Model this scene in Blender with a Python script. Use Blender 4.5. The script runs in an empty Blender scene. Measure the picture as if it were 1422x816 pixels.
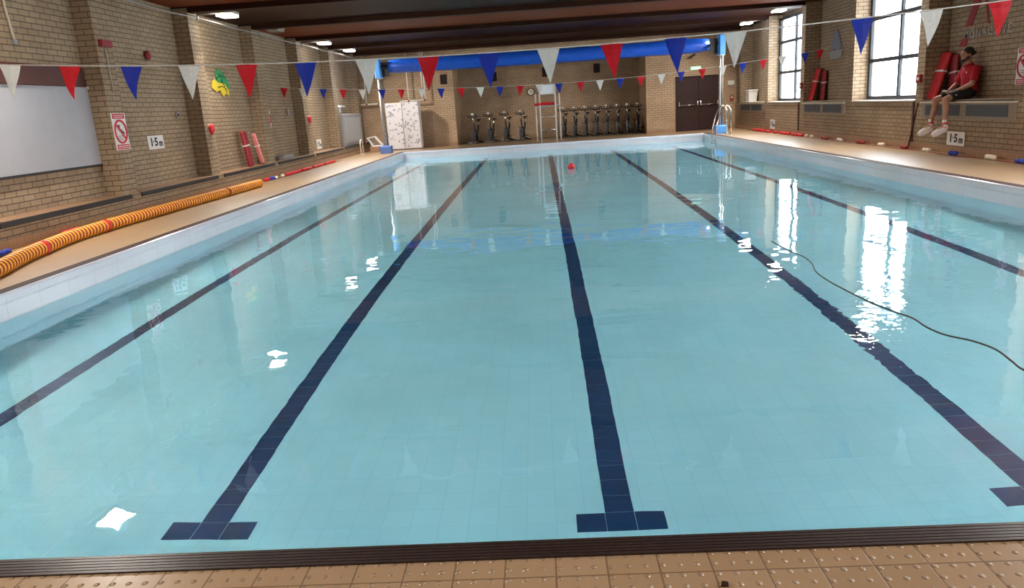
import bpy, bmesh, math, random
from mathutils import Vector, Matrix
random.seed(7)
PI=math.pi
SC=bpy.context.scene
COL=SC.collection
# ---------------------------------------------------------------- constants (metres, deck level z=0)
XL,XR,YN,YF=-4.91,5.78,2.11,27.10
WZ,DZ=-0.24,-1.24
PX,RX=-6.65,-7.08            # left: pier face, bay wall
QX,SX=7.47,7.90              # right: pier face, bay wall
YB,YW,YR=-2.6,29.6,31.6      # near wall, far wall, back of far recess
CZ=3.6
PIERS=[-1.46,1.92,5.30,8.68,12.06,15.44,18.82,22.20,25.58,28.96]
PW=0.15
PF=-6.77; LA,LB=-.13,.30   # left pier face and its near and far side
# ---------------------------------------------------------------- materials
def new_mat(name):
    m=bpy.data.materials.new(name); m.use_nodes=True
    nt=m.node_tree; b=nt.nodes['Principled BSDF']
    return m,nt,b
def L(nt,a,b): nt.links.new(a,b)
def mat(name,col,rough=.6,metal=0,var=.12,scale=30,spec=.5,bump=0,coat=0):
    m,nt,b=new_mat(name)
    b.inputs['Roughness'].default_value=rough; b.inputs['Metallic'].default_value=metal
    b.inputs['Specular IOR Level'].default_value=spec; b.inputs['Coat Weight'].default_value=coat
    tc=nt.nodes.new('ShaderNodeTexCoord'); n=nt.nodes.new('ShaderNodeTexNoise')
    n.inputs['Scale'].default_value=scale; n.inputs['Detail'].default_value=4
    L(nt,tc.outputs['Object'],n.inputs['Vector'])
    r=nt.nodes.new('ShaderNodeValToRGB')
    r.color_ramp.elements[0].position=.3; r.color_ramp.elements[1].position=.7
    r.color_ramp.elements[0].color=(*[c*(1-var) for c in col],1)
    r.color_ramp.elements[1].color=(*[min(1,c*(1+var)) for c in col],1)
    L(nt,n.outputs['Fac'],r.inputs['Fac']); L(nt,r.outputs['Color'],b.inputs['Base Color'])
    if bump:
        bp=nt.nodes.new('ShaderNodeBump'); bp.inputs['Strength'].default_value=bump; bp.inputs['Distance'].default_value=.01
        L(nt,n.outputs['Fac'],bp.inputs['Height']); L(nt,bp.outputs['Normal'],b.inputs['Normal'])
    return m
def wall_uv(nt):
    """(along-wall, height) from world position for axis-aligned faces"""
    g=nt.nodes.new('ShaderNodeNewGeometry')
    sp=nt.nodes.new('ShaderNodeSeparateXYZ'); L(nt,g.outputs['Position'],sp.inputs[0])
    sn=nt.nodes.new('ShaderNodeSeparateXYZ'); L(nt,g.outputs['True Normal'],sn.inputs[0])
    def mth(op,a,b=None):
        n=nt.nodes.new('ShaderNodeMath'); n.operation=op
        for i,v in enumerate((a,b)):
            if v is None: continue
            if isinstance(v,(int,float)): n.inputs[i].default_value=v
            else: L(nt,v,n.inputs[i])
        return n.outputs[0]
    ax=mth('ABSOLUTE',sn.outputs[0]); ay=mth('ABSOLUTE',sn.outputs[1]); az=mth('ABSOLUTE',sn.outputs[2])
    u=mth('ADD',mth('MULTIPLY',sp.outputs[0],mth('ADD',ay,0)),mth('MULTIPLY',sp.outputs[1],mth('ADD',ax,az)))
    v=mth('ADD',mth('MULTIPLY',sp.outputs[2],mth('ADD',ax,ay)),mth('MULTIPLY',sp.outputs[0],az))
    c=nt.nodes.new('ShaderNodeCombineXYZ'); L(nt,u,c.inputs[0]); L(nt,v,c.inputs[1])
    return c.outputs[0],g
def brick_mat(name,c1,c2,mortar,bw=.235,rh=.083,ms=.007,rough=.75):
    m,nt,b=new_mat(name)
    uv,g=wall_uv(nt)
    t=nt.nodes.new('ShaderNodeTexBrick'); t.inputs['Scale'].default_value=1
    t.inputs['Brick Width'].default_value=bw; t.inputs['Row Height'].default_value=rh
    t.inputs['Mortar Size'].default_value=ms; t.inputs['Mortar Smooth'].default_value=.3
    t.inputs['Color1'].default_value=(*c1,1); t.inputs['Color2'].default_value=(*c2,1); t.inputs['Mortar'].default_value=(*mortar,1)
    L(nt,uv,t.inputs['Vector'])
    n=nt.nodes.new('ShaderNodeTexNoise'); n.inputs['Scale'].default_value=1.3; n.inputs['Detail'].default_value=5
    L(nt,g.outputs['Position'],n.inputs['Vector'])
    mx=nt.nodes.new('ShaderNodeMix'); mx.data_type='RGBA'; mx.blend_type='MULTIPLY'; mx.inputs[0].default_value=.45
    r=nt.nodes.new('ShaderNodeValToRGB'); r.color_ramp.elements[0].position=.35; r.color_ramp.elements[1].position=.65
    r.color_ramp.elements[0].color=(.6,.55,.5,1); r.color_ramp.elements[1].color=(1,1,1,1)
    L(nt,n.outputs['Fac'],r.inputs['Fac']); L(nt,t.outputs['Color'],mx.inputs[6]); L(nt,r.outputs['Color'],mx.inputs[7])
    L(nt,mx.outputs[2],b.inputs['Base Color'])
    bp=nt.nodes.new('ShaderNodeBump'); bp.inputs['Strength'].default_value=.6; bp.inputs['Distance'].default_value=.012; bp.invert=True
    L(nt,t.outputs['Fac'],bp.inputs['Height']); L(nt,bp.outputs['Normal'],b.inputs['Normal'])
    b.inputs['Roughness'].default_value=rough
    return m
def tile_mat(name,c1,c2,grout,size,ms=.004,rough=.3,studs=False,offset=0.0,bumpy=.3,coat=0,row=None):
    m,nt,b=new_mat(name)
    uv,g=wall_uv(nt)
    t=nt.nodes.new('ShaderNodeTexBrick'); t.offset=offset; t.inputs['Scale'].default_value=1
    t.inputs['Brick Width'].default_value=size; t.inputs['Row Height'].default_value=row or size
    t.inputs['Mortar Size'].default_value=ms; t.inputs['Mortar Smooth'].default_value=.2
    t.inputs['Color1'].default_value=(*c1,1); t.inputs['Color2'].default_value=(*c2,1); t.inputs['Mortar'].default_value=(*grout,1)
    mp=nt.nodes.new('ShaderNodeMapping'); mp.inputs['Location'].default_value=(.055,.02 if not row else 4,0)
    L(nt,uv,mp.inputs['Vector']); L(nt,mp.outputs['Vector'],t.inputs['Vector'])
    n=nt.nodes.new('ShaderNodeTexNoise'); n.inputs['Scale'].default_value=.9; n.inputs['Detail'].default_value=6
    L(nt,g.outputs['Position'],n.inputs['Vector'])
    r=nt.nodes.new('ShaderNodeValToRGB'); r.color_ramp.elements[0].position=.3; r.color_ramp.elements[1].position=.7
    r.color_ramp.elements[0].color=(.86,.86,.86,1); r.color_ramp.elements[1].color=(1,1,1,1)
    mx=nt.nodes.new('ShaderNodeMix'); mx.data_type='RGBA'; mx.blend_type='MULTIPLY'; mx.inputs[0].default_value=.8
    L(nt,n.outputs['Fac'],r.inputs['Fac']); L(nt,t.outputs['Color'],mx.inputs[6]); L(nt,r.outputs['Color'],mx.inputs[7])
    L(nt,mx.outputs[2],b.inputs['Base Color'])
    bp=nt.nodes.new('ShaderNodeBump'); bp.inputs['Strength'].default_value=bumpy; bp.inputs['Distance'].default_value=.006; bp.invert=True
    L(nt,t.outputs['Fac'],bp.inputs['Height'])
    last=bp
    if studs:
        v=nt.nodes.new('ShaderNodeTexVoronoi'); v.feature='F1'; v.inputs['Randomness'].default_value=0; v.inputs['Scale'].default_value=1
        m2=nt.nodes.new('ShaderNodeMapping'); s=1/.0507; m2.inputs['Scale'].default_value=(s,s,s); m2.inputs['Location'].default_value=(.35,.2,0); m2.inputs['Rotation'].default_value=(0,0,0)
        L(nt,uv,m2.inputs['Vector']); L(nt,m2.outputs['Vector'],v.inputs['Vector'])
        rr=nt.nodes.new('ShaderNodeMapRange'); rr.inputs['From Min'].default_value=.06; rr.inputs['From Max'].default_value=.20; rr.inputs['To Min'].default_value=1; rr.inputs['To Max'].default_value=0
        L(nt,v.outputs['Distance'],rr.inputs['Value'])
        b2=nt.nodes.new('ShaderNodeBump'); b2.inputs['Strength'].default_value=1; b2.inputs['Distance'].default_value=.007
        L(nt,rr.outputs['Result'],b2.inputs['Height']); L(nt,bp.outputs['Normal'],b2.inputs['Normal']); last=b2
    L(nt,last.outputs['Normal'],b.inputs['Normal'])
    b.inputs['Roughness'].default_value=rough; b.inputs['Coat Weight'].default_value=coat; b.inputs['Coat Roughness'].default_value=.42
    return m
def board_mat(name,c1,c2,w=.11,rough=.5):
    m,nt,b=new_mat(name)
    g=nt.nodes.new('ShaderNodeNewGeometry')
    t=nt.nodes.new('ShaderNodeTexBrick'); t.inputs['Scale'].default_value=1; t.inputs['Brick Width'].default_value=2.4
    t.inputs['Row Height'].default_value=w; t.inputs['Mortar Size'].default_value=.004
    t.inputs['Color1'].default_value=(*c1,1); t.inputs['Color2'].default_value=(*c2,1); t.inputs['Mortar'].default_value=(*[c*.3 for c in c1],1)
    L(nt,g.outputs['Position'],t.inputs['Vector'])
    n=nt.nodes.new('ShaderNodeTexNoise'); n.inputs['Scale'].default_value=3; n.inputs['Detail'].default_value=6
    mp=nt.nodes.new('ShaderNodeMapping'); mp.inputs['Scale'].default_value=(.3,6,6)
    L(nt,g.outputs['Position'],mp.inputs['Vector']); L(nt,mp.outputs['Vector'],n.inputs['Vector'])
    mx=nt.nodes.new('ShaderNodeMix'); mx.data_type='RGBA'; mx.blend_type='MULTIPLY'; mx.inputs[0].default_value=.5
    L(nt,t.outputs['Color'],mx.inputs[6]); L(nt,n.outputs['Color'],mx.inputs[7]); 
    L(nt,mx.outputs[2],b.inputs['Base Color']); b.inputs['Roughness'].default_value=rough; b.inputs['Specular IOR Level'].default_value=.08
    return m
def emit_mat(name,col,s):
    m,nt,b=new_mat(name)
    b.inputs['Base Color'].default_value=(.8,.8,.8,1)
    b.inputs['Emission Color'].default_value=(*col,1); b.inputs['Emission Strength'].default_value=s
    return m
def water_mat():
    m=bpy.data.materials.new('pool water'); m.use_nodes=True; nt=m.node_tree; nt.nodes.clear()
    o=nt.nodes.new('ShaderNodeOutputMaterial'); gl=nt.nodes.new('ShaderNodeBsdfGlass')
    gl.inputs['IOR'].default_value=1.333; gl.inputs['Roughness'].default_value=0; gl.inputs['Color'].default_value=(.96,.99,.995,1)
    g=nt.nodes.new('ShaderNodeNewGeometry')
    def noise(sc,det,loc=(0,0,0),msc=(1,1,1)):
        n=nt.nodes.new('ShaderNodeTexNoise'); n.inputs['Scale'].default_value=sc; n.inputs['Detail'].default_value=det
        mp=nt.nodes.new('ShaderNodeMapping'); mp.inputs['Location'].default_value=loc; mp.inputs['Scale'].default_value=msc
        L(nt,g.outputs['Position'],mp.inputs['Vector']); L(nt,mp.outputs['Vector'],n.inputs['Vector']); return n.outputs['Fac']
    def mth(op,a,b):
        n=nt.nodes.new('ShaderNodeMath'); n.operation=op
        for i,v in enumerate((a,b)):
            if isinstance(v,(int,float)): n.inputs[i].default_value=v
            else: L(nt,v,n.inputs[i])
        return n.outputs[0]
    h=mth('ADD',mth('MULTIPLY',noise(.9,1),1.0),mth('MULTIPLY',noise(3.2,1,(3,1,0),(1,1.4,1)),.22))
    # a livelier patch of ripples towards the right of the near half
    sp=nt.nodes.new('ShaderNodeVectorMath'); sp.operation='DISTANCE'; L(nt,g.outputs['Position'],sp.inputs[0]); sp.inputs[1].default_value=(2.3,5.2,WZ)
    mr=nt.nodes.new('ShaderNodeMapRange'); mr.inputs['From Min'].default_value=.3; mr.inputs['From Max'].default_value=2.0; mr.inputs['To Min'].default_value=1; mr.inputs['To Max'].default_value=.0
    L(nt,sp.outputs['Value'],mr.inputs['Value'])
    h=mth('ADD',h,mth('MULTIPLY',mth('MULTIPLY',noise(9,2,(5,2,0)),.34),mr.outputs['Result']))
    bp=nt.nodes.new('ShaderNodeBump'); bp.inputs['Strength'].default_value=1; bp.inputs['Distance'].default_value=.010
    L(nt,h,bp.inputs['Height']); L(nt,bp.outputs['Normal'],gl.inputs['Normal'])
    L(nt,gl.outputs[0],o.inputs['Surface'])
    return m
def pane_mat():
    m=bpy.data.materials.new('window glass'); m.use_nodes=True; nt=m.node_tree; nt.nodes.clear()
    o=nt.nodes.new('ShaderNodeOutputMaterial'); t=nt.nodes.new('ShaderNodeBsdfTransparent'); g=nt.nodes.new('ShaderNodeBsdfGlossy')
    g.inputs['Roughness'].default_value=.02; lw=nt.nodes.new('ShaderNodeLayerWeight'); lw.inputs['Blend'].default_value=.5
    pw=nt.nodes.new('ShaderNodeMath'); pw.operation='POWER'; pw.inputs[1].default_value=5; L(nt,lw.outputs['Facing'],pw.inputs[0])
    f=nt.nodes.new('ShaderNodeMath'); f.operation='MULTIPLY_ADD'; f.inputs[1].default_value=.9; f.inputs[2].default_value=.04; L(nt,pw.outputs[0],f.inputs[0])
    mx=nt.nodes.new('ShaderNodeMixShader'); L(nt,f.outputs[0],mx.inputs[0]); L(nt,t.outputs[0],mx.inputs[1]); L(nt,g.outputs[0],mx.inputs[2]); L(nt,mx.outputs[0],o.inputs['Surface'])
    t.inputs['Color'].default_value=(.96,.98,1,1)
    return m
def leaf_mat():
    """white laminate printed all over with blue-grey leaf sprigs"""
    m,nt,b=new_mat('leaf printed laminate'); tc=nt.nodes.new('ShaderNodeTexCoord')
    def sprig(sc,rot,thr,loc):
        mp=nt.nodes.new('ShaderNodeMapping'); mp.inputs['Scale'].default_value=sc; mp.inputs['Rotation'].default_value=(0,rot,0); mp.inputs['Location'].default_value=loc
        L(nt,tc.outputs['Object'],mp.inputs['Vector'])
        v=nt.nodes.new('ShaderNodeTexVoronoi'); v.inputs['Scale'].default_value=1; v.inputs['Randomness'].default_value=.9
        L(nt,mp.outputs['Vector'],v.inputs['Vector'])
        r=nt.nodes.new('ShaderNodeMapRange'); r.inputs['From Min'].default_value=thr; r.inputs['From Max'].default_value=thr+.08; r.inputs['To Min'].default_value=1; r.inputs['To Max'].default_value=0
        L(nt,v.outputs['Distance'],r.inputs['Value']); return r.outputs['Result']
    a=sprig((5.2,.3,8.5),.6,.26,(0,3,0)); c=sprig((8.5,.3,4.6),-.5,.20,(2,7,1)); d=sprig((4.0,.3,3.2),.2,.19,(5,1,2))
    def mx(x,y):
        n=nt.nodes.new('ShaderNodeMath'); n.operation='MAXIMUM'; L(nt,x,n.inputs[0]); L(nt,y,n.inputs[1]); return n.outputs[0]
    k=mx(mx(a,c),d); n=nt.nodes.new('ShaderNodeTexNoise'); n.inputs['Scale'].default_value=9; L(nt,tc.outputs['Object'],n.inputs['Vector'])
    ml=nt.nodes.new('ShaderNodeMath'); ml.operation='MULTIPLY'; L(nt,k,ml.inputs[0]); L(nt,n.outputs['Fac'],ml.inputs[1])
    m2=nt.nodes.new('ShaderNodeMix'); m2.data_type='RGBA'; L(nt,ml.outputs[0],m2.inputs[0]); m2.inputs[6].default_value=(.55,.52,.53,1); m2.inputs[7].default_value=(.02,.03,.12,1)
    L(nt,m2.outputs[2],b.inputs['Base Color']); b.inputs['Roughness'].default_value=.4
    return m
M={}
BR=((.36,.262,.165),(.30,.215,.13),(.10,.068,.043))
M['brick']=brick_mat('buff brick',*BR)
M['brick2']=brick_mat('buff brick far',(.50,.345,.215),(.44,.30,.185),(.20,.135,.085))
M['deck']=tile_mat('buff deck tile',(.50,.345,.205),(.46,.315,.185),(.26,.165,.095),.152,ms=.003,rough=.24,studs=True)
M['deckplain']=tile_mat('buff plain tile',(.35,.225,.115),(.32,.205,.10),(.25,.16,.08),.152,ms=.003,rough=.45,coat=1.0)
M['cove']=tile_mat('tan skirting tile',(.36,.21,.12),(.33,.19,.11),(.2,.12,.07),.152,rough=.35)
M['white_tile']=tile_mat('white ceramic coping',(.74,.74,.80),(.71,.71,.78),(.55,.55,.61),.46,ms=.003,rough=.2,row=8)
M['pool']=tile_mat('pale turquoise pool tile',(.42,.84,.98),(.40,.82,.96),(.365,.775,.915),.152,ms=.003,rough=.35,bumpy=.1)
M['navy']=mat('navy lane tile',(.004,.042,.14),.35,var=.1,scale=8)
M['darkstrip']=mat('dark brown nosing tile',(.035,.018,.018),.65,scale=40,spec=.25)
M['grate']=mat('dark brown ribbed edge tile',(.04,.026,.024),.35,scale=60,var=.3)
M['water']=water_mat(); M['pane']=pane_mat(); M['leaf']=leaf_mat()
M['ceil_dark']=board_mat('dark ceiling boards',(.045,.015,.008),(.036,.012,.007))
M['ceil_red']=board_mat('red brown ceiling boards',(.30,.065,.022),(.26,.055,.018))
M['beam']=board_mat('dark timber beam',(.045,.016,.009),(.04,.014,.008),w=.2)
M['black']=mat('black rubber',(.012,.012,.014),.5)
M['blackmetal']=mat('black painted metal',(.02,.02,.022),.35,var=.2)
M['winframe']=mat('dark grey window metal',(.03,.034,.042),.45,spec=.3)
M['sill']=mat('pale painted sill',(.62,.58,.52),.5)
M['slab']=mat('pale concrete slab',(.52,.45,.34),.6)
M['grey']=mat('grey painted metal',(.26,.25,.25),.5)
M['ltgrey']=mat('light grey painted metal',(.34,.335,.33),.45)
M['grille']=mat('dark grille metal',(.07,.075,.085),.5)
M['steel']=mat('polished steel',(.72,.72,.72),.18,metal=1,var=.04)
M['white']=mat('white plastic',(.78,.78,.78),.4,var=.04)
M['offwhite']=mat('off white paint',(.70,.67,.62),.5,var=.05)
M['cream']=mat('cream plastic',(.75,.68,.55),.45,var=.05)
M['red']=mat('bright red plastic',(.62,.012,.018),.4,var=.08)
M['darkred']=mat('dark red paint',(.26,.012,.02),.5,var=.08)
M['pink']=mat('faded pink foam',(.72,.22,.22),.6,var=.06)
M['redfoam']=mat('red vinyl foam',(.55,.02,.03),.4,var=.05)
M['blue']=mat('blue plastic',(.02,.05,.42),.4,var=.08)
M['dullblue']=mat('dull blue plastic',(.10,.19,.50),.5)
M['ltblue']=mat('light blue box',(.09,.36,.92),.4,var=.05)
M['cover']=mat('blue pool cover',(.01,.085,.52),.35,var=.12,scale=6,bump=.4)
M['yellow']=mat('yellow hose plastic',(.90,.42,.03),.42,var=.06)
M['hosegroove']=mat('orange brown hose groove',(.30,.04,.008),.6)
M['green']=mat('green paint',(.02,.28,.09),.5,var=.15)
M['yel2']=mat('yellow paint',(.65,.48,.03),.5,var=.15)
M['bluegrey']=mat('blue grey paint',(.16,.17,.24),.6)
M['screen']=mat('grey white screen cloth',(.36,.36,.385),.7,var=.03,scale=4)
M['brownboard']=mat('dark maroon board',(.075,.018,.012),.5)
M['wood']=mat('dark brown door timber',(.032,.013,.011),.5,var=.2,spec=.25)
M['signwhite']=mat('white sign board',(.72,.70,.67),.4,var=.03)
M['letter']=mat('black lettering',(.015,.015,.02),.5)
M['signred']=mat('red sign ink',(.55,.02,.04),.45)
M['silver']=mat('silver lettering',(.40,.38,.36),.4,metal=.3)
M['signgreen']=emit_mat('lit green exit sign',(.05,.75,.32),.9)
M['signlit']=emit_mat('lit white exit symbol',(.8,1,.9),1.2)
M['fl_white']=mat('white flag fabric',(.72,.72,.70),.7,var=.05)
M['fl_red']=mat('red flag fabric',(.62,.012,.03),.6,var=.08)
M['fl_blue']=mat('blue flag fabric',(.014,.05,.44),.6,var=.08)
M['cord']=mat('white cord',(.70,.66,.62),.7)
M['skin']=mat('skin',(.40,.20,.13),.5,var=.06,scale=12)
M['hair']=mat('dark brown hair',(.018,.010,.008),.6,var=.3,scale=80)
M['shirt']=mat('red polo fabric',(.42,.008,.02),.8,var=.08)
M['shorts']=mat('black shorts fabric',(.012,.012,.014),.8)
M['shoe']=mat('white trainer',(.75,.73,.72),.5,var=.05)
M['brass']=mat('dull metal',(.30,.27,.22),.35,metal=.7)
M['beige']=mat('beige fitting',(.46,.40,.32),.5)
M['casing']=mat('brown grey casing',(.24,.19,.14),.55)
M['lamp']=emit_mat('lit floodlight glass',(1,.93,.82),45.0)
M['lamporange']=emit_mat('warm floodlight glass',(1,.42,.12),26.0)
M['deadlamp']=mat('unlit lamp glass',(.42,.40,.35),.2)
# ---------------------------------------------------------------- mesh builder
class MB:
    def __init__(s): s.bm=bmesh.new(); s.mats=[]
    def mi(s,m):
        if m not in s.mats: s.mats.append(m)
        return s.mats.index(m)
    def _set(s,fs,m):
        i=s.mi(m)
        for f in fs: f.material_index=i
    def box(s,c,d,m,rot=None,bev=0):
        r=bmesh.ops.create_cube(s.bm,size=1); vs=r['verts']
        bmesh.ops.scale(s.bm,vec=d,verts=vs)
        fs={f for v in vs for f in v.link_faces}
        s._set(fs,m)
        if bev:
            es=list({e for v in vs for e in v.link_edges})
            rb=bmesh.ops.bevel(s.bm,geom=es,offset=bev,segments=2,affect='EDGES',profile=.5)
            vs=list({v for f in rb['faces'] for v in f.verts}|{v for v in vs if v.is_valid})
            s._set({f for v in vs for f in v.link_faces},m)
        if rot is not None: bmesh.ops.rotate(s.bm,cent=(0,0,0),matrix=rot,verts=vs)
        bmesh.ops.translate(s.bm,vec=c,verts=vs)
        return s
    def b2(s,x0,x1,y0,y1,z0,z1,m,bev=0):
        return s.box(((x0+x1)/2,(y0+y1)/2,(z0+z1)/2),(abs(x1-x0),abs(y1-y0),abs(z1-z0)),m,bev=bev)
    def tube(s,pts,r,m,n=10,caps=True,closed=False):
        pts=[Vector(p) for p in pts]; rs=r if isinstance(r,(list,tuple)) else [r]*len(pts)
        rings=[]; up=None
        N=len(pts)
        for i,p in enumerate(pts):
            a=pts[(i-1)%N] if (closed or i>0) else p; b=pts[(i+1)%N] if (closed or i<N-1) else p
            t=(b-a).normalized()
            if up is None:
                up=Vector((0,0,1)) if abs(t.z)<.9 else Vector((1,0,0))
            side=t.cross(up).normalized(); up=side.cross(t).normalized()
            rings.append([s.bm.verts.new(p+(side*math.cos(q)+up*math.sin(q))*rs[i]) for q in [2*PI*k/n for k in range(n)]])
        fs=[]
        for i in range(N if closed else N-1):
            A,B=rings[i],rings[(i+1)%N]
            for k in range(n):
                f=s.bm.faces.new((A[k],A[(k+1)%n],B[(k+1)%n],B[k])); f.smooth=True; fs.append(f)
        if caps and not closed:
            fs.append(s.bm.faces.new(list(reversed(rings[0])))); fs.append(s.bm.faces.new(rings[-1]))
        s._set(fs,m); return s
    def cyl(s,p0,p1,r,m,n=14): return s.tube([p0,p1],r,m,n)
    def lathe(s,prof,c,axis,m,n=20):
        """prof: (radius, along axis) pairs"""
        ax=Vector(axis).normalized(); u=ax.orthogonal().normalized(); w=ax.cross(u); c=Vector(c)
        rings=[]
        for r,h in prof:
            rings.append([s.bm.verts.new(c+ax*h+(u*math.cos(2*PI*k/n)+w*math.sin(2*PI*k/n))*max(r,1e-4)) for k in range(n)])
        fs=[]
        for A,B in zip(rings,rings[1:]):
            for k in range(n):
                f=s.bm.faces.new((A[k],A[(k+1)%n],B[(k+1)%n],B[k])); f.smooth=True; fs.append(f)
        fs.append(s.bm.faces.new(list(reversed(rings[0])))); fs.append(s.bm.faces.new(rings[-1]))
        s._set(fs,m); return s
    def prism(s,pts,off,m):
        """polygon pts (3D) extruded by vector off"""
        off=Vector(off); A=[s.bm.verts.new(Vector(p)) for p in pts]; B=[s.bm.verts.new(Vector(p)+off) for p in pts]
        n=len(pts); fs=[s.bm.faces.new(A),s.bm.faces.new(list(reversed(B)))]
        for k in range(n): fs.append(s.bm.faces.new((A[k],B[k],B[(k+1)%n],A[(k+1)%n])))
        s._set(fs,m); return s
    def ball(s,c,r,m,sc=(1,1,1),n=16):
        rr=bmesh.ops.create_uvsphere(s.bm,u_segments=n,v_segments=max(6,n//2+2),radius=r); vs=rr['verts']
        bmesh.ops.scale(s.bm,vec=sc,verts=vs); bmesh.ops.translate(s.bm,vec=c,verts=vs)
        fs={f for v in vs for f in v.link_faces}
        for f in fs: f.smooth=True
        s._set(fs,m); return s
    def build(s,name,parent=None,loc=None,recalc=True):
        if recalc: bmesh.ops.recalc_face_normals(s.bm,faces=s.bm.faces[:])
        if loc is None and parent is None: loc=(0,0,0)
        me=bpy.data.meshes.new(name); s.bm.to_mesh(me); s.bm.free()
        for m in s.mats: me.materials.append(M[m])
        o=bpy.data.objects.new(name,me); COL.objects.link(o)
        if parent is not None: o.parent=parent
        if loc is not None: o.location=loc
        return o
def tag(o,label,cat,group=None,kind=None):
    o['label']=label; o['category']=cat
    if group: o['group']=group
    if kind: o['kind']=kind
    return o
def thing(name,label,cat,loc=(0,0,0),rz=0,group=None):
    o=bpy.data.objects.new(name,None); COL.objects.link(o); o.empty_display_size=.1
    o.location=loc; o.rotation_euler=(0,0,rz)
    return tag(o,label,cat,group)
def struct(o,label=None,cat=None):
    o['kind']='structure'
    if label: o['label']=label; o['category']=cat or 'structure'
    return o
def dup(root,loc,rz=None,label=None):
    r=root.copy(); COL.objects.link(r); r.location=loc
    if rz is not None: r.rotation_euler=(0,0,rz)
    if label: r['label']=label
    for ch in list(root.children):
        c=ch.copy(); COL.objects.link(c); c.parent=r
        for g in list(ch.children):
            d=g.copy(); COL.objects.link(d); d.parent=c
    return r
def text_mesh(body,size,depth,m,parent,name,mat_world,sx=1.0,bold=0.0):
    cu=bpy.data.curves.new('txt','FONT'); cu.body=body; cu.size=size; cu.extrude=depth; cu.align_x='CENTER'; cu.align_y='CENTER'; cu.offset=bold
    o=bpy.data.objects.new('txt',cu); COL.objects.link(o)
    dg=bpy.context.evaluated_depsgraph_get(); dg.update()
    me=bpy.data.meshes.new_from_object(o.evaluated_get(dg)); bpy.data.objects.remove(o)
    me.transform(Matrix.Diagonal((sx,1,1,1))); me.transform(mat_world); me.materials.clear(); me.materials.append(M[m]); me.name=name
    ob=bpy.data.objects.new(name,me); COL.objects.link(ob); ob.parent=parent; return ob
def face_mat(origin,xdir,ydir=(0,0,1)):
    x=Vector(xdir).normalized(); y=Vector(ydir).normalized(); z=x.cross(y)
    return Matrix(((x.x,y.x,z.x,origin[0]),(x.y,y.y,z.y,origin[1]),(x.z,y.z,z.z,origin[2]),(0,0,0,1)))
# ================================================================ SETTING
def build_shell():
    # deck (ring around the pool), slightly thick
    b=MB(); z0=-.06
    near=YN-.095
    b.b2(RX,QX,YB,near,z0,0,'deck')
    b.b2(PX-.01,XL-.13,near,YF+.13,z0,0,'deckplain'); b.b2(XR+.13,QX,near,YF+.13,z0,0,'deckplain')
    b.b2(RX,SX,YF+.13,YR,z0,0,'deckplain')
    struct(b.build('floor'),'buff tiled deck running around the swimming pool','deck')
    # edge nosing strip
    b=MB()
    b.b2(XL-.13,XL,near,YF+.13,-.06,.004,'darkstrip'); b.b2(XR,XR+.13,near,YF+.13,-.06,.004,'darkstrip'); b.b2(XL,XR,YF,YF+.13,-.06,.004,'darkstrip')
    struct(b.build('trim_1'),'thin dark brown edging strip along the sides and far end of the pool','edging')
    b=MB()
    for k in range(6): b.b2(XL-.13,XR+.13,near+k*.0158,near+k*.0158+.0125,-.05,.006,'grate')
    b.b2(XL-.13,XR+.13,near,YN,-.06,.001,'grate')
    struct(b.build('trim_2'),'dark ribbed brown edging strip along the near end of the pool','edging')
    # coping: rolled white tiles above the water line, with a groove between two courses
    b=MB()
    prof=[(0,0),(0.012,-.006),(.018,-.022),(.018,-.085),(.010,-.092),(.010,-.098),(.004,-.104),(.004,-.30)]
    def run(pts_fn):
        rows=[[b.bm.verts.new(q) for q in pts_fn(d,z)] for d,z in prof]
        for A,B in zip(rows,rows[1:]):
            for k in range(len(A)-1): b._set([b.bm.faces.new((A[k],A[k+1],B[k+1],B[k]))],'white_tile')
    run(lambda d,z:[(XL+d,YN+d,z),(XL+d,YF-d,z),(XR-d,YF-d,z),(XR-d,YN+d,z),(XL+d,YN+d,z)])
    o=b.build('trim_3',recalc=False); struct(o,'white rolled ceramic coping tiles lining the pool rim above the water','coping')
    for pl in o.data.polygons: pl.use_smooth=False
    # basin
    b=MB()
    def quad(a,b_,c,d,m): b._set([b.bm.faces.new([b.bm.verts.new(v) for v in (a,b_,c,d)])],m)
    x0,x1,y0,y1=XL,XR,YN,YF
    quad((x0,y0,DZ),(x1,y0,DZ),(x1,y1,DZ),(x0,y1,DZ),'pool')
    quad((x0,y0,DZ),(x0,y1,DZ),(x0,y1,-.06),(x0,y0,-.06),'pool'); quad((x1,y1,DZ),(x1,y0,DZ),(x1,y0,-.06),(x1,y1,-.06),'pool')
    quad((x0,y1,DZ),(x1,y1,DZ),(x1,y1,-.06),(x0,y1,-.06),'pool'); quad((x1,y0,DZ),(x0,y0,DZ),(x0,y0,-.06),(x1,y0,-.06),'pool')
    for i,x in enumerate(LANES):
        w=.076; ya,yb=3.43,25.9
        n=int((yb-ya)/.152); g=.0015
        for k in range(n+1):
            for e in ((-1,0,1) if k in (0,n) else (0,)):
                xx=x+e*.152; yy=ya+k*.152; b.b2(xx-w+g,xx+w-g,yy-.076+g,yy+.076-g,DZ-.004,DZ+.002,'navy')
    struct(b.build('pool_basin',recalc=False),'pale turquoise tiled pool basin with five navy lane lines','pool')
    # water: one gently rippled sheet
    b=MB(); nx,ny=2,2
    b._set([b.bm.faces.new([b.bm.verts.new(v) for v in ((XL+.002,YN+.002,WZ),(XR-.002,YN+.002,WZ),(XR-.002,YF-.002,WZ),(XL+.002,YF-.002,WZ))])],'water')
    o=b.build('water',recalc=False); struct(o,'clear still pool water with faint ripples and reflections','water')
LANES=[-3.87,-1.83,.31,2.40,4.45]
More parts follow.
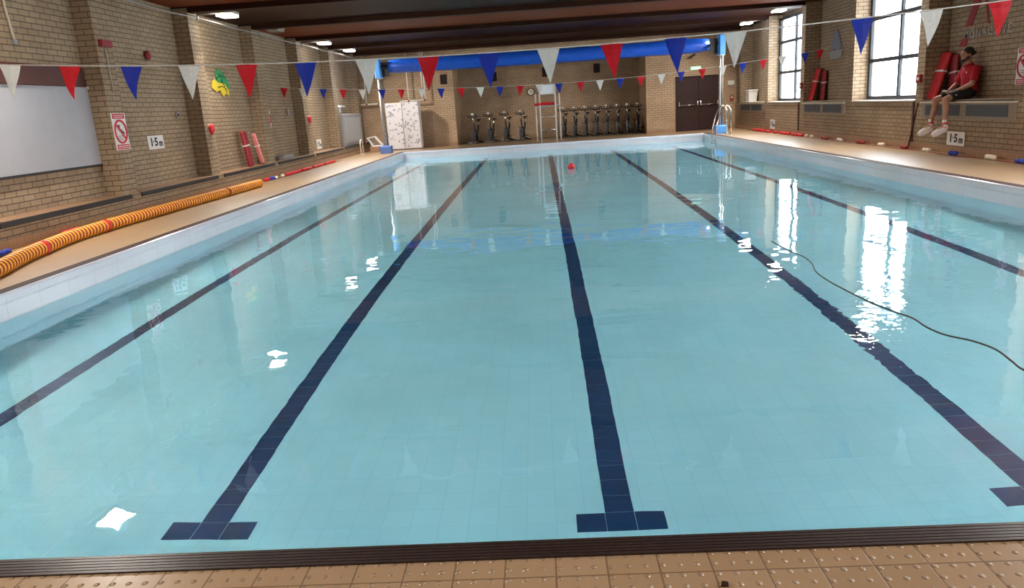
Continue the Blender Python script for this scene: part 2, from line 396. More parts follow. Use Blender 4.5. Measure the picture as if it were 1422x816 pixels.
def build_walls():
    # left wall with piers
    b=MB(); b.b2(RX-.25,RX,YB,YW+.3,-.06,CZ+.1,'brick')
    struct(b.build('wall_left'),'buff brick left wall between the projecting piers','wall')
    for y in PIERS:
        b=MB(); b.b2(RX-.01,PF,y+LA,y+LB,-.06,CZ,'brick'); struct(b.build('pillar'),'buff brick pier standing against the left wall','pier')
    b=MB(); b.b2(RX-.01,PX,YB,YW,-.06,.345,'brick'); struct(b.build('low_wall'),'low buff brick ledge along the foot of the left wall','ledge')
    for i,(y0,y1) in enumerate(list(zip(PIERS,PIERS[1:]))+[(PIERS[-1],YW+.15)]):
        if y1<4: continue
        b=MB(); b.b2(PX-.03,PX+.025,y0+PW,y1-PW,.282,.352,'black',bev=.01)
        b.b2(RX,PX-.03,y0+LB,y1+LA,.345,.352,'cove')
        struct(b.build('trim_%d'%(10+i)),'black rubber edged ledge between left wall piers','edging')
    b=MB(); b.b2(PX-.005,PX+.012,YB,YW,-.01,.13,'cove'); struct(b.build('baseboard_left'))
    # right wall: low wall, piers, solid bays and window bays
    b=MB(); b.b2(QX,SX+.06,YB,YW+.3,-.06,.93,'brick')
    struct(b.build('low_wall'),'low buff brick wall under the right windows','wall')
    for y in PIERS:
        b=MB(); b.b2(QX,SX+.03,y-PW,y+PW,.93,CZ,'brick'); struct(b.build('pillar'),'buff brick pier between the right bays','pier')
    b=MB()
    ys=PIERS+[YW+.15]
    for i,(y0,y1) in enumerate(zip(ys,ys[1:])):
        if i%2==1 or i==len(ys)-2: b.b2(SX,SX+.06,y0,y1,.93,CZ+.1,'brick') if i not in WINB else None
        elif i not in WINB: b.b2(SX,SX+.06,y0,y1,.93,CZ+.1,'brick')
        else: pass
    for i in WINB:
        y0,y1=ys[i],ys[i+1]; b.b2(SX,SX+.06,y0,y1,3.5,CZ+.1,'brick')
    b.b2(SX,SX+.06,YB,PIERS[0],.93,CZ+.1,'brick')
    struct(b.build('wall_right'),'buff brick right wall between the piers and tall windows','wall')
    b=MB(); b.b2(QX-.012,QX+.005,YB,YW,-.01,.14,'cove'); struct(b.build('baseboard_right'))
    for n,i in enumerate(WINB):
        y0,y1=ys[i]+PW,ys[i+1]-PW
        fr=MB(); X=SX-.06; z0,z1=.955,3.5; t=.085
        for y in (y0+t/2,(y0+y1)/2,y1-t/2): fr.b2(X-.03,X+.03,y-t/2,y+t/2,z0,z1,'winframe')
        for z in (z0+t/2,1.83,2.75,z1-t/2): fr.b2(X-.028,X+.028,y0,y1,z-t/2,z+t/2,'winframe')
        fr=fr.build('window_%d'%(n+1)); struct(fr,'tall metal framed window in the right brick wall','window')
        pn=MB(); pn.b2(X-.004,X+.004,y0,y1,z0,z1,'pane'); pn.build('pane',fr)
        sl=MB(); sl.b2(QX-.02,SX-.02,y0,y1,.93,.955,'sill'); sl.build('sill',fr)
    # vertical movement joints in the low right wall
    for k,y in enumerate((22.4,15.62)):
        b=MB(); b.b2(QX-.02,QX+.01,y-.03,y+.03,.14,.93,'brownboard'); struct(b.build('trim_%d'%(30+k)),'dark vertical joint strip in the low right wall','joint')
    # far wall with the bike recess
    b=MB()
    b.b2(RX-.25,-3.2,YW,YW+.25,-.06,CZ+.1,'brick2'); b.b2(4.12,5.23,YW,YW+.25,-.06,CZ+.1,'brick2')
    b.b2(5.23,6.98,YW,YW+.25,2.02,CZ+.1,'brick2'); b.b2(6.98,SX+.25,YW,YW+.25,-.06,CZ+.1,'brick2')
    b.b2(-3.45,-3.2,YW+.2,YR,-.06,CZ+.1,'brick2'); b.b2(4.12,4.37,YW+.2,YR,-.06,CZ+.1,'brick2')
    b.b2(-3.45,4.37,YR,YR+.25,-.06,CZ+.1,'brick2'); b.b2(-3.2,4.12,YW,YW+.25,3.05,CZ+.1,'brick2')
    struct(b.build('wall_far'),'buff brick far wall with a wide recess in the middle','wall')
    b=MB(); b.b2(RX,-3.2,YW-.012,YW+.005,-.01,.13,'cove'); b.b2(4.12,5.2,YW-.012,YW+.005,-.01,.13,'cove'); b.b2(7.0,QX,YW-.012,YW+.005,-.01,.13,'cove'); struct(b.build('baseboard_far'))
    b=MB(); b.b2(RX-.25,SX+.25,YB-.25,YB,-.06,CZ+.1,'brick'); struct(b.build('wall_near'))
    # double door
    d=MB(); d.b2(5.23,5.29,YW-.02,YW+.1,0,2.02,'wood'); d.b2(6.92,6.98,YW-.02,YW+.1,0,2.02,'wood'); d.b2(5.23,6.98,YW-.02,YW+.1,1.97,2.02,'wood'); d.b2(5.23,6.98,YW+.1,YW+.14,-.02,2.02,'wood'); d.b2(5.29,6.92,YW+.0,YW+.1,-.02,.012,'wood')
    d=d.build('door_1'); struct(d,'dark brown double fire door in the far wall','door')
    for i,(a,c) in enumerate(((5.295,6.098),(6.108,6.915))):
        lf=MB(); lf.b2(a,c,YW+.02,YW+.065,.01,1.965,'wood',bev=.004); lf=lf.build('door_leaf',d)
        pb=MB(); xa,xb=(a+.06,c-.04) if i==0 else (a+.06,c-.1)
        for x in (xa,xb): pb.b2(x-.025,x+.025,YW-.06,YW+.02,.93,1.09,'steel',bev=.008)
        pb.cyl((xa,YW-.05,.96),(xb,YW-.05,.96),.016,'steel'); pb.build('push_bar',lf)
    # ceiling
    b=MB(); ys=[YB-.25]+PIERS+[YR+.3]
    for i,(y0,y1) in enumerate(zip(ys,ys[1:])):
        c=(y0+y1)/2; dark=(15.4<c<18.8) or (22.2<c)  # some bays get darker boards, the rest red brown ones
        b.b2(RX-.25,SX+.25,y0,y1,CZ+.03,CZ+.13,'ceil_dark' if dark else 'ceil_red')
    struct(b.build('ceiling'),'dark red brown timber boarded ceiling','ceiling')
    for y in PIERS[1:]:
        b=MB(); b.b2(RX,SX,y-.11,y+.11,CZ-.08,CZ+.04,'beam'); struct(b.build('ceiling_beam'),'dark timber beam crossing the ceiling above a pair of piers','beam')
WINB=[1,3,5,7]      # window bays, counted between piers
build_shell(); build_walls()
# ================================================================ OBJECTS
def wall_frame(name,label,cat,origin,xdir,group=None):
    """an Empty on a wall: local x runs right, y up, z out of the wall as one faces it"""
    t=thing(name,label,cat,(0,0,0),0,group); t.matrix_world=face_mat(origin,xdir); return t
def place_text(t,body,size,x,y,z,m,name,sx=1,bold=.0,depth=.001):
    return text_mesh(body,size,depth,m,t,name,Matrix.Translation((x,y,z)),sx,bold)
LEFT,RIGHT,FAR=(0,1,0),(0,-1,0),(1,0,0)
# ---- bunting across the pool
def bunting(Y,pts,cols,fw,fh,ends,label,r):
    t=thing('bunting',label,'bunting',(0,Y,0),0,'flag strings across the pool')
    b=MB(); path=[(ends[0][0],0,ends[0][1])]+[(x,0,z) for x,z in pts]+[(ends[1][0],0,ends[1][1])]
    b.tube(path,r,'cord',6); b.build('cord',t)
    for i,((x,z),c) in enumerate(zip(pts,cols)):
        if c is None: continue
        a=pts[max(0,i-1)]; d=pts[min(len(pts)-1,i+1)]; sl=(d[1]-a[1])/(d[0]-a[0]); w=random.uniform(-.02,.02); ph=random.uniform(-.03,.03)
        b=MB(); bm=b.bm; N=6; rows=[]
        for k in range(N+1):
            f=k/N; hw=fw/2*(1-f)+.002; cx=x+w*f*f
            zc=z-r*.5-fh*f
            rows.append([bm.verts.new((cx+u*hw,ph*math.sin(f*2.6)+.012*math.sin(f*5+i)+.010*u*u*(1-f)+s,zc+sl*u*hw*(1-f))) for u in (-1,0,1) for s in (0,)])
        for A,B in zip(rows,rows[1:]):
            for k in (0,1): bm.faces.new((A[k],B[k],B[k+1],A[k+1]))
        res=bmesh.ops.solidify(bm,geom=bm.faces[:],thickness=.003)
        b._set(bm.faces[:],c)
        b.build('flag',t)
    return t
P1=[(-4.89,2.01),(-4.33,1.965),(-3.75,1.925),(-3.2,1.895),(-2.66,1.87),(-2.11,1.85),(-1.55,1.838),(-.98,1.828),(-.43,1.825),(.12,1.826),(.69,1.83),(1.26,1.842),(1.79,1.855),(2.35,1.875),(2.91,1.90),(3.5,1.925),(4.08,1.96)]
C3=['fl_white','fl_red','fl_blue']
c1=[C3[i%3] for i in range(17)]; c1[13]=None
bunting(7.1,P1,c1,.20,.30,((RX,2.24),(SX,2.27)),'nearer string of large red, white and blue triangular flags across the pool',.0065)
P2=[(-6.73,2.20),(-6.225,2.15),(-5.685,2.105),(-5.149,2.06),(-4.631,2.02),(-4.115,1.99),(-3.598,1.96),(-3.061,1.94),(-2.544,1.92),(-2.009,1.9),(-1.496,1.88),(-.984,1.865),(-.452,1.855),(.06,1.85),(.571,1.848),(1.136,1.85),(1.645,1.858),(2.171,1.87),(2.714,1.883),(3.255,1.905),(3.758,1.935),(4.296,1.975),(4.832,2.01),(5.348,2.05),(5.861,2.095),(6.355,2.145),(6.919,2.20),(7.3,2.25)]
c2=[['fl_red','fl_white','fl_blue'][i%3] for i in range(len(P2))]
bunting(20.4,P2,c2,.20,.26,((RX,2.24),(SX,2.33)),'farther string of small triangular flags across the far part of the pool',.005)
# ---- corrugated yellow hose along the left deck
HOSE_CTRL=[(-5.20,5.3),(-5.26,6.0),(-5.37,6.6),(-5.54,7.24),(-5.74,7.85),(-5.90,8.5),(-6.06,9.3),(-6.13,10.29),(-6.14,11.29),(-6.14,12.49),(-6.11,13.82),(-6.09,15.19),(-6.07,16.1)]
def hose():
    t=thing('hose','long corrugated yellow hose with red bands lying on the left deck','hose',(0,0,0))
    ctrl=HOSE_CTRL
    # resample
    pts=[Vector((x,y,.084)) for x,y in ctrl]; dense=[]
    for i in range(len(pts)-1):
        p0=pts[max(0,i-1)];p1=pts[i];p2=pts[i+1];p3=pts[min(len(pts)-1,i+2)]
        for k in range(40):
            q=k/40; dense.append(.5*((2*p1)+(p2-p0)*q+(2*p0-5*p1+4*p2-p3)*q*q+(3*p1-p0-3*p2+p3)*q**3))
    dense.append(pts[-1]); cum=[0]
    for a,b_ in zip(dense,dense[1:]): cum.append(cum[-1]+(b_-a).length)
    def at(s):
        for i in range(len(cum)-1):
            if cum[i+1]>=s: f=(s-cum[i])/(cum[i+1]-cum[i]); return dense[i].lerp(dense[i+1],f)
        return dense[-1]
    Lh=cum[-1]; pitch=.088; b=MB(); seq=[]; s=0
    while s+pitch<Lh:
        for ds,r,m in ((0,.062,'g'),(.028,.062,'g'),(.038,.079,'y'),(.058,.083,'y'),(.080,.079,'y')): seq.append((s+ds,r,m))
        s+=pitch
    seq.append((s,.07,'y')); n=18; rings=[]
    for q,r,m in seq:
        p=at(q); tg=(at(min(Lh,q+.02))-at(max(0,q-.02))).normalized(); side=tg.cross(Vector((0,0,1))).normalized(); up=side.cross(tg)
        rings.append([b.bm.verts.new(p+(side*math.cos(2*PI*k/n)+up*math.sin(2*PI*k/n))*r) for k in range(n)])
    for i in range(len(rings)-1):
        fs=[]
        for k in range(n):
            f=b.bm.faces.new((rings[i][k],rings[i][(k+1)%n],rings[i+1][(k+1)%n],rings[i+1][k])); f.smooth=True; fs.append(f)
        b._set(fs,'hosegroove' if seq[i][2]=='g' else 'yellow')
    b._set([b.bm.faces.new(rings[0]),b.bm.faces.new(list(reversed(rings[-1])))],'yellow')
    b.build('tube',t)
    for y in (8.42,10.15):
        s=min(range(len(dense)),key=lambda i:abs(dense[i].y-y)); p=dense[s]; tg=(dense[s+1]-dense[s]).normalized()
        b=MB(); b.lathe([(.07,-.05),(.086,-.045),(.086,.045),(.07,.05)],p,tg,'red'); o=b.build('band',t); o['label']='red band'
    s=min(range(len(dense)),key=lambda i:abs(dense[i].y-14.3)); p=dense[s]; tg=(dense[s+1]-dense[s]).normalized()
    b=MB(); b.lathe([(.07,-.03),(.085,-.025),(.085,.025),(.07,.03)],p,tg,'hosegroove'); b.build('coupling',t)
hose()
# ---- lane ropes lying along the wall bases
def lane_rope(label,path,floats,r=.04):
    t=thing('lane_rope',label,'lane rope',(0,0,0),0,'lane ropes on the deck')
    b=MB(); b.tube([(x,y,.008) for x,y in path],.006,'darkred',6); b.build('rope',t)
    def xat(y):
        for (x0,y0),(x1,y1) in zip(path,path[1:]):
            if y0<=y<=y1: return x0+(x1-x0)*(y-y0)/(y1-y0)
        return path[-1][0]
    for y,m,n in floats:
        for k in range(n):
            yy=y+k*.125; b=MB(); rr=r*random.uniform(.9,1.1); b.lathe([(rr*.5,-.055),(rr,-.04),(rr*.8,0),(rr,.04),(rr*.5,.055)],(xat(yy),yy,rr*1.02),(0,1,0),m,12); b.build('float',t)
lane_rope('lane rope with red floats along the foot of the left ledge behind the hose',[(-6.28,7.6),(-6.42,8.6),(-6.57,10),(-6.585,12),(-6.585,14.5),(-6.5,17),(-6.4,18.3),(-6.4,24)],
  [(8.2,'red',1),(8.42,'blue',2),(9.95,'red',3),(10.55,'green',2),(10.95,'yel2',2),(11.5,'cream',2),(14.4,'red',2),(17.45,'red',2),(17.75,'blue',2),(18.05,'cream',1),(18.45,'cream',1),(18.8,'red',9),(20.1,'red',6),(21.1,'red',8),(22.3,'red',9)])
lane_rope('lane rope with red, white and blue floats along the foot of the right wall',[(7.30,11.2),(7.32,14),(7.33,18),(7.34,27.4)],
  [(11.75,'blue',2),(12.55,'cream',2),(13.7,'blue',2),(14.65,'cream',2),(15.55,'darkred',2),(16.6,'cream',2),(17.6,'darkred',3),(18.9,'cream',2),(19.8,'darkred',3),(20.9,'cream',1),(21.3,'cream',1),(21.7,'red',7),(22.8,'red',7),(24.0,'red',3),(24.7,'red',4),(25.4,'red',10)])
# ---- thin cable floating on the water
def cable():
    t=thing('cleaner_cable','thin dark cable drifting on the water right of the right-hand lane line','cable',(0,0,0))
    P=[(2.42,8.0),(2.44,7.4),(2.47,7.14),(2.44,6.84),(2.36,6.5),(2.34,6.17),(2.35,5.87),(2.38,5.5),(2.44,5.17),(2.48,5.01),(2.47,4.79),(2.50,4.62),(2.59,4.48),(2.63,4.31),(2.60,4.1),(2.58,3.95),(2.62,3.6),(2.85,3.2),(3.4,2.9),(4.3,2.7)]
    pts=[]
    for i in range(len(P)-1):
        p=[Vector((*P[max(0,min(len(P)-1,j))],0)) for j in (i-1,i,i+1,i+2)]
        for k in range(6):
            q=k/6; v=.5*((2*p[1])+(p[2]-p[0])*q+(2*p[0]-5*p[1]+4*p[2]-p[3])*q*q+(3*p[1]-p[0]-3*p[2]+p[3])*q**3); pts.append((v.x,v.y,WZ+.003))
    b=MB(); b.tube(pts,.0065,'blackmetal',8); b.build('cable',t)
cable()
# ---- red ball floating
t=thing('float_ball','red ball floating on the water near the far end beside the middle lane line','ball',(.73,18.6,WZ))
b=MB(); b.ball((0,0,.05),.09,'red'); b.build('ball',t); b=MB(); b.tube([(0,0,.13),(.02,0,.165),(.05,0,.15)],.01,'cord',6); b.build('loop',t)
# ---- projection screen in the first left bay
t=thing('projection_screen','wide grey white screen hanging on the left wall under a maroon board','screen',(RX,10.4,.84))
b=MB(); b.b2(.02,.035,-1.52,1.53,.02,1.21,'screen'); b.build('sheet',t)
b=MB(); b.b2(0,.06,-1.52,1.46,1.21,1.50,'brownboard',bev=.01); b.build('header_board',t)
b=MB(); b.b2(0.0,.05,-1.53,1.54,0,.025,'black'); b.build('bottom_bar',t)
b=MB(); b.b2(0.01,.06,1.50,1.56,1.185,1.22,'cream'); b.build('top_rail',t)
# ---- signs
def no_diving(label,origin,xd,w=.41,h=.58):
    t=wall_frame('no_diving_sign',label,'sign',origin,xd,'no diving signs')
    b=MB(); b.b2(-w/2,w/2,-h/2,h/2,0,.006,'signwhite'); b.build('board',t)
    b=MB(); b.b2(-w*.43,w*.43,h*.35,h*.485,.006,.008,'signred'); b.build('header_panel',t)
    b=MB(); b.b2(-w*.35,w*.35,h*.43,h*.445,.008,.009,'signwhite'); b.b2(-w*.3,w*.3,h*.385,h*.40,.008,.009,'signwhite'); b.build('header_lettering',t)
    b=MB(); b.b2(-w*.43,w*.43,-h*.485,-h*.35,.006,.008,'signred'); b.build('footer_panel',t)
    b=MB(); b.b2(-w*.38,w*.38,-h*.405,-h*.385,.008,.009,'signwhite'); b.b2(-w*.38,w*.38,-h*.45,-h*.435,.008,.009,'signwhite'); b.build('footer_lettering',t)
    r=w*.43; b=MB(); b.tube([(r*math.cos(a)*.96,r*math.sin(a),.007) for a in [2*PI*k/40 for k in range(40)]],.017,'signred',8,closed=True)
    b.prism([(-r*.76,r*.60,.007),(-r*.60,r*.76,.007),(r*.76,-r*.60,.007),(r*.60,-r*.76,.007)],(0,0,.003),'signred'); b.build('prohibition_ring',t)
    b=MB(); b.lathe([(.026,.006),(.026,.0085)],(-.03,.085,0),(0,0,1),'letter')
    b.prism([(-.02,.06,.006),(.06,.01,.006),(.11,-.02,.006),(.10,-.045,.006),(.03,-.015,.006),(-.05,.03,.006)],(0,0,.0025),'letter')
    for k in range(3): b.b2(-.10,.05,-.075-k*.03,-.066-k*.03,.006,.0085,'letter')
    b.build('diver_symbol',t); return t
no_diving('white no diving sign with red ring beside the first left pier past the screen',(PF+.003,12.15,1.345),LEFT)
no_diving('small pale no diving sign on the left wall right of the red foam floats',(RX+.003,19.87,1.43),LEFT,.36,.46)
no_diving('white no diving sign on the right wall past the seated person',(SX-.003,12.92,1.45),RIGHT)
def depth_sign(label,origin,xd,w=.58,h=.245,txt=('1','5','m')):
    t=wall_frame('depth_sign',label,'sign',origin,xd,'water depth signs')
    b=MB(); b.b2(-w/2,w/2,-h/2,h/2,0,.006,'signwhite'); b.build('board',t)
    place_text(t,txt[0],.20,-.155,0,.007,'letter','numeral',1.25,.008)
    place_text(t,txt[1],.20,.01,0,.007,'letter','numeral',1.25,.008)
    b=MB(); b.b2(-.095,-.07,.0,.03,.006,.0085,'letter'); b.build('decimal_point',t)
    place_text(t,txt[2],.16,.175,-.022,.007,'letter','unit_letter',1.1,.008); return t
depth_sign('white depth sign reading 1·5 m on the left wall',(RX+.003,13.83,1.115),LEFT)
depth_sign('white depth sign reading 1·5 m low on the right wall below the seated person',(QX-.015,13.97,.275),RIGHT)
depth_sign('small white depth sign low at the far end of the left wall',(RX+.003,24.2,.56),LEFT,.52,.30)
depth_sign('small white depth sign low at the far end of the right wall',(QX-.014,24.8,.26),RIGHT,.52,.30)
# ---- alarms
t=wall_frame('wall_mounted_sounder','red rectangular alarm sounder high on the left wall beside the first pier','alarm',(PF,12.13,2.70),LEFT)
b=MB(); b.b2(-.145,.145,-.055,.055,0,.07,'darkred',bev=.012); b.build('casing',t); b=MB(); b.cyl((0,-.05,.02),(0,-.75,.02),.009,'beige'); b.build('conduit',t)
def bell(name,label,origin,xd,r=.10,back=True):
    t=wall_frame(name,label,'alarm',origin,xd,'round red alarms')
    b=MB()
    if back: b.b2(-r*.9,r*.9,-r*.9,r*.9,0,.02,'signwhite',bev=.005); b.build('back_plate',t)
    else: b.lathe([(r*.5,0),(r*.5,.03)],(0,0,0),(0,0,1),'grey'); b.build('back_plate',t)
    b=MB(); b.lathe([(r*.95,.02),(r,.035),(r*.92,.06),(r*.6,.085),(r*.2,.095)],(0,0,0),(0,0,1),'darkred' if not back else 'red'); b.build('dome',t)
bell('wall_mounted_bell','small dark red round alarm bell high between the first two left piers',(RX,14.02,2.66),LEFT,.085,False)
bell('wall_mounted_bell','red round alarm on a white plate on the pier left of the red foam floats',(PF,15.52,1.28),LEFT,.11)
bell('wall_mounted_bell','red round alarm on the fourth visible left pier, above the far lane rope',(PF,22.35,1.34),LEFT,.12)
def box_alarm(label,origin):
    t=wall_frame('wall_mounted_call_point',label,'alarm',origin,RIGHT,'red boxes on the right piers')
    b=MB(); b.b2(-.09,.09,-.08,.08,0,.05,'darkred',bev=.01); b.build('casing',t); b=MB(); b.b2(-.05,.05,-.03,.03,.05,.054,'signwhite'); b.build('label_plate',t)
box_alarm('red box on the pier between the larger window and the seated person',(QX,15.44,1.36)); box_alarm('red box on the pier beside the narrow far window',(QX,22.2,1.39))
t=wall_frame('round_switch','small dark round fitting on the left wall above the depth sign','fitting',(RX,14.82,1.59),LEFT)
b=MB(); b.lathe([(.055,0),(.055,.02),(.04,.03)],(0,0,0),(0,0,1),'grey'); b.build('plate',t); b=MB(); b.lathe([(.02,.03),(.018,.05)],(0,0,0),(0,0,1),'black'); b.build('knob',t)
t=wall_frame('wall_mounted_box','small grey box with a cable on the left wall near the small no diving sign','fitting',(RX,21.5,1.50),LEFT)
b=MB(); b.b2(-.1,.06,-.02,.2,0,.05,'grey',bev=.01); b.build('box',t); b=MB(); b.tube([(.0,0,.02),(.06,-.06,.03),(.16,-.09,.03)],.012,'grey',8); b.build('cable',t)
# ---- painted cut-outs
t=wall_frame('wall_decoration','green and yellow painted cut-out shape high on the left wall','decoration',(RX,17.15,2.26),LEFT)
b=MB(); b.prism([(-.12,.0,.01),(-.22,.12,.01),(-.10,.31,.01),(.08,.26,.01),(.30,.14,.01),(.46,-.05,.01),(.42,-.14,.01),(.20,-.02,.01)],(0,0,.012),'green'); b.build('green_panel',t)
b=MB(); b.prism([(-.45,.02,.01),(-.30,.07,.01),(-.12,.0,.01),(.20,-.02,.01),(.40,-.15,.01),(.36,-.28,.01),(.18,-.22,.01),(.04,-.31,.01),(-.10,-.16,.01),(-.28,-.20,.01),(-.50,-.12,.01)],(0,0,.012),'yel2'); b.build('yellow_panel',t)
b=MB(); 
for a,c in (((-.2,.1),(.3,.12)),((-.1,.2),(.1,.0)),((-.2,-.1),(.3,-.14)),((0,.05),(.25,-.2))): b.tube([(a[0],a[1],.023),((a[0]+c[0])/2,(a[1]+c[1])/2+.05,.023),(c[0],c[1],.023)],.008,'black',6)
b.build('outline',t)
t=wall_frame('wall_decoration','faded blue grey painted cut-out shape high on the right wall between the windows','decoration',(SX,20.9,2.36),RIGHT)
b=MB(); b.prism([(-.15,.34,.01),(.10,.36,.01),(.28,.12,.01),(.38,-.06,.01),(.2,-.14,.01),(-.05,-.10,.01),(-.32,-.14,.01),(-.36,.02,.01),(-.22,.14,.01)],(0,0,.012),'bluegrey'); b.build('body_panel',t)
b=MB(); b.prism([(-.45,-.16,.01),(.45,-.12,.01),(.40,-.30,.01),(.1,-.36,.01),(-.35,-.34,.01)],(0,0,.012),'grey'); b.build('base_panel',t)
# ---- lettering and stripes on the right wall
t=wall_frame('wall_sign','silver letters MON ACTIVE with dark red stripes on the right wall above the person','sign',(SX,14.05,2.08),RIGHT)
def yz(y,z): return (14.05-y,z-2.08,.0)
b=MB(); b.prism([yz(14.76,2.22),yz(14.56,2.22),yz(14.13,2.98),yz(14.36,2.98)],(0,0,.012),'darkred'); b.prism([yz(14.93,1.88),yz(14.71,1.88),yz(14.63,2.03),yz(14.83,2.03)],(0,0,.012),'darkred'); b.build('thick_stripe',t)
b=MB(); b.prism([yz(14.05,2.21),yz(14.00,2.21),yz(14.24,2.98),yz(14.31,2.98)],(0,0,.012),'darkred'); b.build('thin_stripe',t)
xs=-.74
for ch,adv in zip('MON ACTIVE',(.19,.19,.19,.02,.17,.16,.16,.09,.16,.15)):
    if ch!=' ': place_text(t,ch,.20,xs+adv/2,.0,.01,'silver','letter',1.0,.002,.006)
    xs+=adv
# ---- foam floats
def foam_board(label,loc,lean,tilt,m1,size=(.07,.30,.88),rz=0,grp='foam rescue floats'):
    t=thing('rescue_float',label,'float',loc,0,grp); R=Matrix.Rotation(lean,3,'Y')@Matrix.Rotation(tilt,3,'X')
    b=MB(); sx,sy,sz=size; b.box((0,0,sz/2),(sx,sy,sz),m1,bev=.03); o=b.build('board',t); o.rotation_euler=R.to_euler()
    b=MB(); b.box((0,0,sz*.6),(sx+.008,sy+.008,.03),'cord'); o=b.build('strap',t); o.rotation_euler=R.to_euler(); return t
foam_board('bright red foam float leaning on the wall ledge left of the seated person',(7.56,15.14,.962),math.radians(15),math.radians(2),'redfoam')
foam_board('dark red board added for the dark side of the bright float beside the person',(7.80,14.86,.956),math.radians(3),math.radians(-6),'darkred',(.06,.26,.80))  # no second float: added board stands in for the dark side of the bright one
foam_board('faded red foam float leaning on the far ledge between the two windows',(7.60,21.86,.962),math.radians(13),math.radians(2),'redfoam')
foam_board('dark red board added for the dark side of the faded float between the two windows',(7.80,21.5,.952),math.radians(3),math.radians(0),'darkred',(.06,.26,.80))  # likewise an added board in place of the faded float's dark side
foam_board('dark red foam float standing on the left ledge',(-6.86,17.72,.355),math.radians(-5),math.radians(4),'darkred',(.08,.26,.82))
foam_board('pale pink foam float slanting on the left ledge',(-6.84,18.42,.375),math.radians(-4),math.radians(18),'pink',(.10,.10,.76))
t=thing('foam_block','small dark grey foam block lying on the left ledge','float',(-6.86,20.1,.352)); b=MB(); b.box((0,0,.055),(.28,.8,.11),'grey',bev=.02); b.build('block',t); b=MB(); b.box((0,0,.112),(.2,.7,.01),'black'); b.build('top_pad',t)
# ---- radiator benches on the right
for y0,y1,n in ((12.06,15.44,'under the seated person'),(18.82,22.20,'between the two windows'),(25.58,28.96,'at the far end')):
    a,c=y0+.22,y1-.16; L_=c-a
    t=thing('radiator_casing','pale topped radiator casing with grilles on the right wall, '+n,'radiator',(QX,(a+c)/2,.60),0,'radiator casings on the right wall')
    b=MB(); b.b2(-.06,.42,-L_/2,L_/2,.331,.352,'slab'); b.b2(-.06,-.002,-L_/2,L_/2,.295,.352,'slab',bev=.004); b.build('top_slab',t)
    b=MB(); b.b2(-.035,0,-L_/2+.02,L_/2-.02,.02,.295,'casing'); b.build('front_panel',t)
    for s in (-1,1):
        w=L_*.40; g=MB(); cy_=s*L_*.235
        g.b2(-.042,-.034,cy_-w/2,cy_+w/2,.075,.265,'grille')
        for k in range(9): g.b2(-.048,-.036,cy_-w/2+.02,cy_+w/2-.02,.085+k*.0195,.093+k*.0195,'grille')
        g.build('grille',t)
# ---- storage box on the far right ledge
t=thing('storage_box','white plastic box on the ledge in the far right corner','box',(7.68,28.15,.953))
b=MB(); b.prism([(-.13,-.2,0),(.13,-.2,0),(.16,-.25,.38),(-.16,-.25,.38)],(0,.4,0),'white'); b.build('tub',t); b=MB(); b.b2(-.175,.175,-.27,.17,.38,.42,'white',bev=.01); b.build('lid',t)
# ---- broom leaning at the low wall
t=thing('pole','dark pole leaning against the low right wall under the ledge','pole',(7.40,15.62,0))
b=MB(); b.cyl((0,0,.0),(.035,-.22,.86),.014,'wood',10); b.build('shaft',t); b=MB(); b.cyl((.0345,-.216,.845),(.037,-.229,.90),.018,'black',10); b.build('grip',t)
# ---- cable and conduit high on the left wall
t=thing('wire','thin grey wire strung along the top of the left piers','wire',(PX+.02,0,3.43)); b=MB(); b.tube([(0,5.4+i*1.0,-.03*math.sin(i*.9)**2) for i in range(25)],.012,'ltgrey',6); b.build('strand',t)
for y in PIERS[2:]:
    b=MB(); b.b2(-.02,.02,y-.02,y+.02,-.05,.03,'grey'); b.build('clip',t)
t=thing('conduit','pale conduit pipe running down the left wall above the screen','pipe',(RX+.02,10.44,2.62)); b=MB(); b.tube([(0,0,.98),(0,-.03,.45),(0,.02,.05),(0,.03,0)],.018,'beige',8); b.build('pipe',t); b=MB(); b.b2(-.02,.02,-.01,.06,-.03,.03,'grey'); b.build('end_box',t)
# ---- pool cover roller on posts
t=thing('cover_roller','long blue pool cover roll held high between two posts at the far end','pool cover',(0,26.85,0))
b=MB(); N=44; pts=[];rs=[]
for i in range(N+1):
    x=-5.1+10.96*i/N; e=min(i,N-i); pts.append((x,0,2.94-.02*math.sin(PI*i/N))); rs.append((.19,.225,.235,.235)[min(e,3)]+.006*math.sin(i*1.7))
b.tube(pts,rs,'cover',22); b.build('cover',t)
for s,xb,yb,bm_ in ((-1,-5.45,-.05,'dullblue'),(1,6.19,-.45,'ltblue')):
    b=MB(); b.b2(xb-.2,xb+.2,yb-.16,yb+.16,0,.27,bm_,bev=.03); b.build('base_box',t)
    b=MB(); b.cyl((xb-.035,yb,.26),(xb-.035,yb,2.6),.04,'ltgrey'); b.cyl((xb+.06,yb+.06,.26),(xb+.06,yb+.06,2.6),.03,'brass'); b.build('post',t)
    b=MB(); b.b2(xb-.09,xb+.09,yb-.22,yb+.22,2.56,3.2,'ltblue',bev=.02); b.b2(xb-.085,xb+.085,yb-.2,yb+.2,2.54,2.565,'white'); b.build('housing',t)
    xr=-5.1 if s<0 else 5.86
    b=MB(); b.cyl((xb-s*.05,yb,2.94),(xr,0,2.94),.05,'blackmetal'); b.b2(min(xb,xr)+.02 if s<0 else xr,xr if s<0 else xb-.08,yb+.1,yb+.16,2.62,3.1,'blackmetal'); b.build('bearing_arm',t)
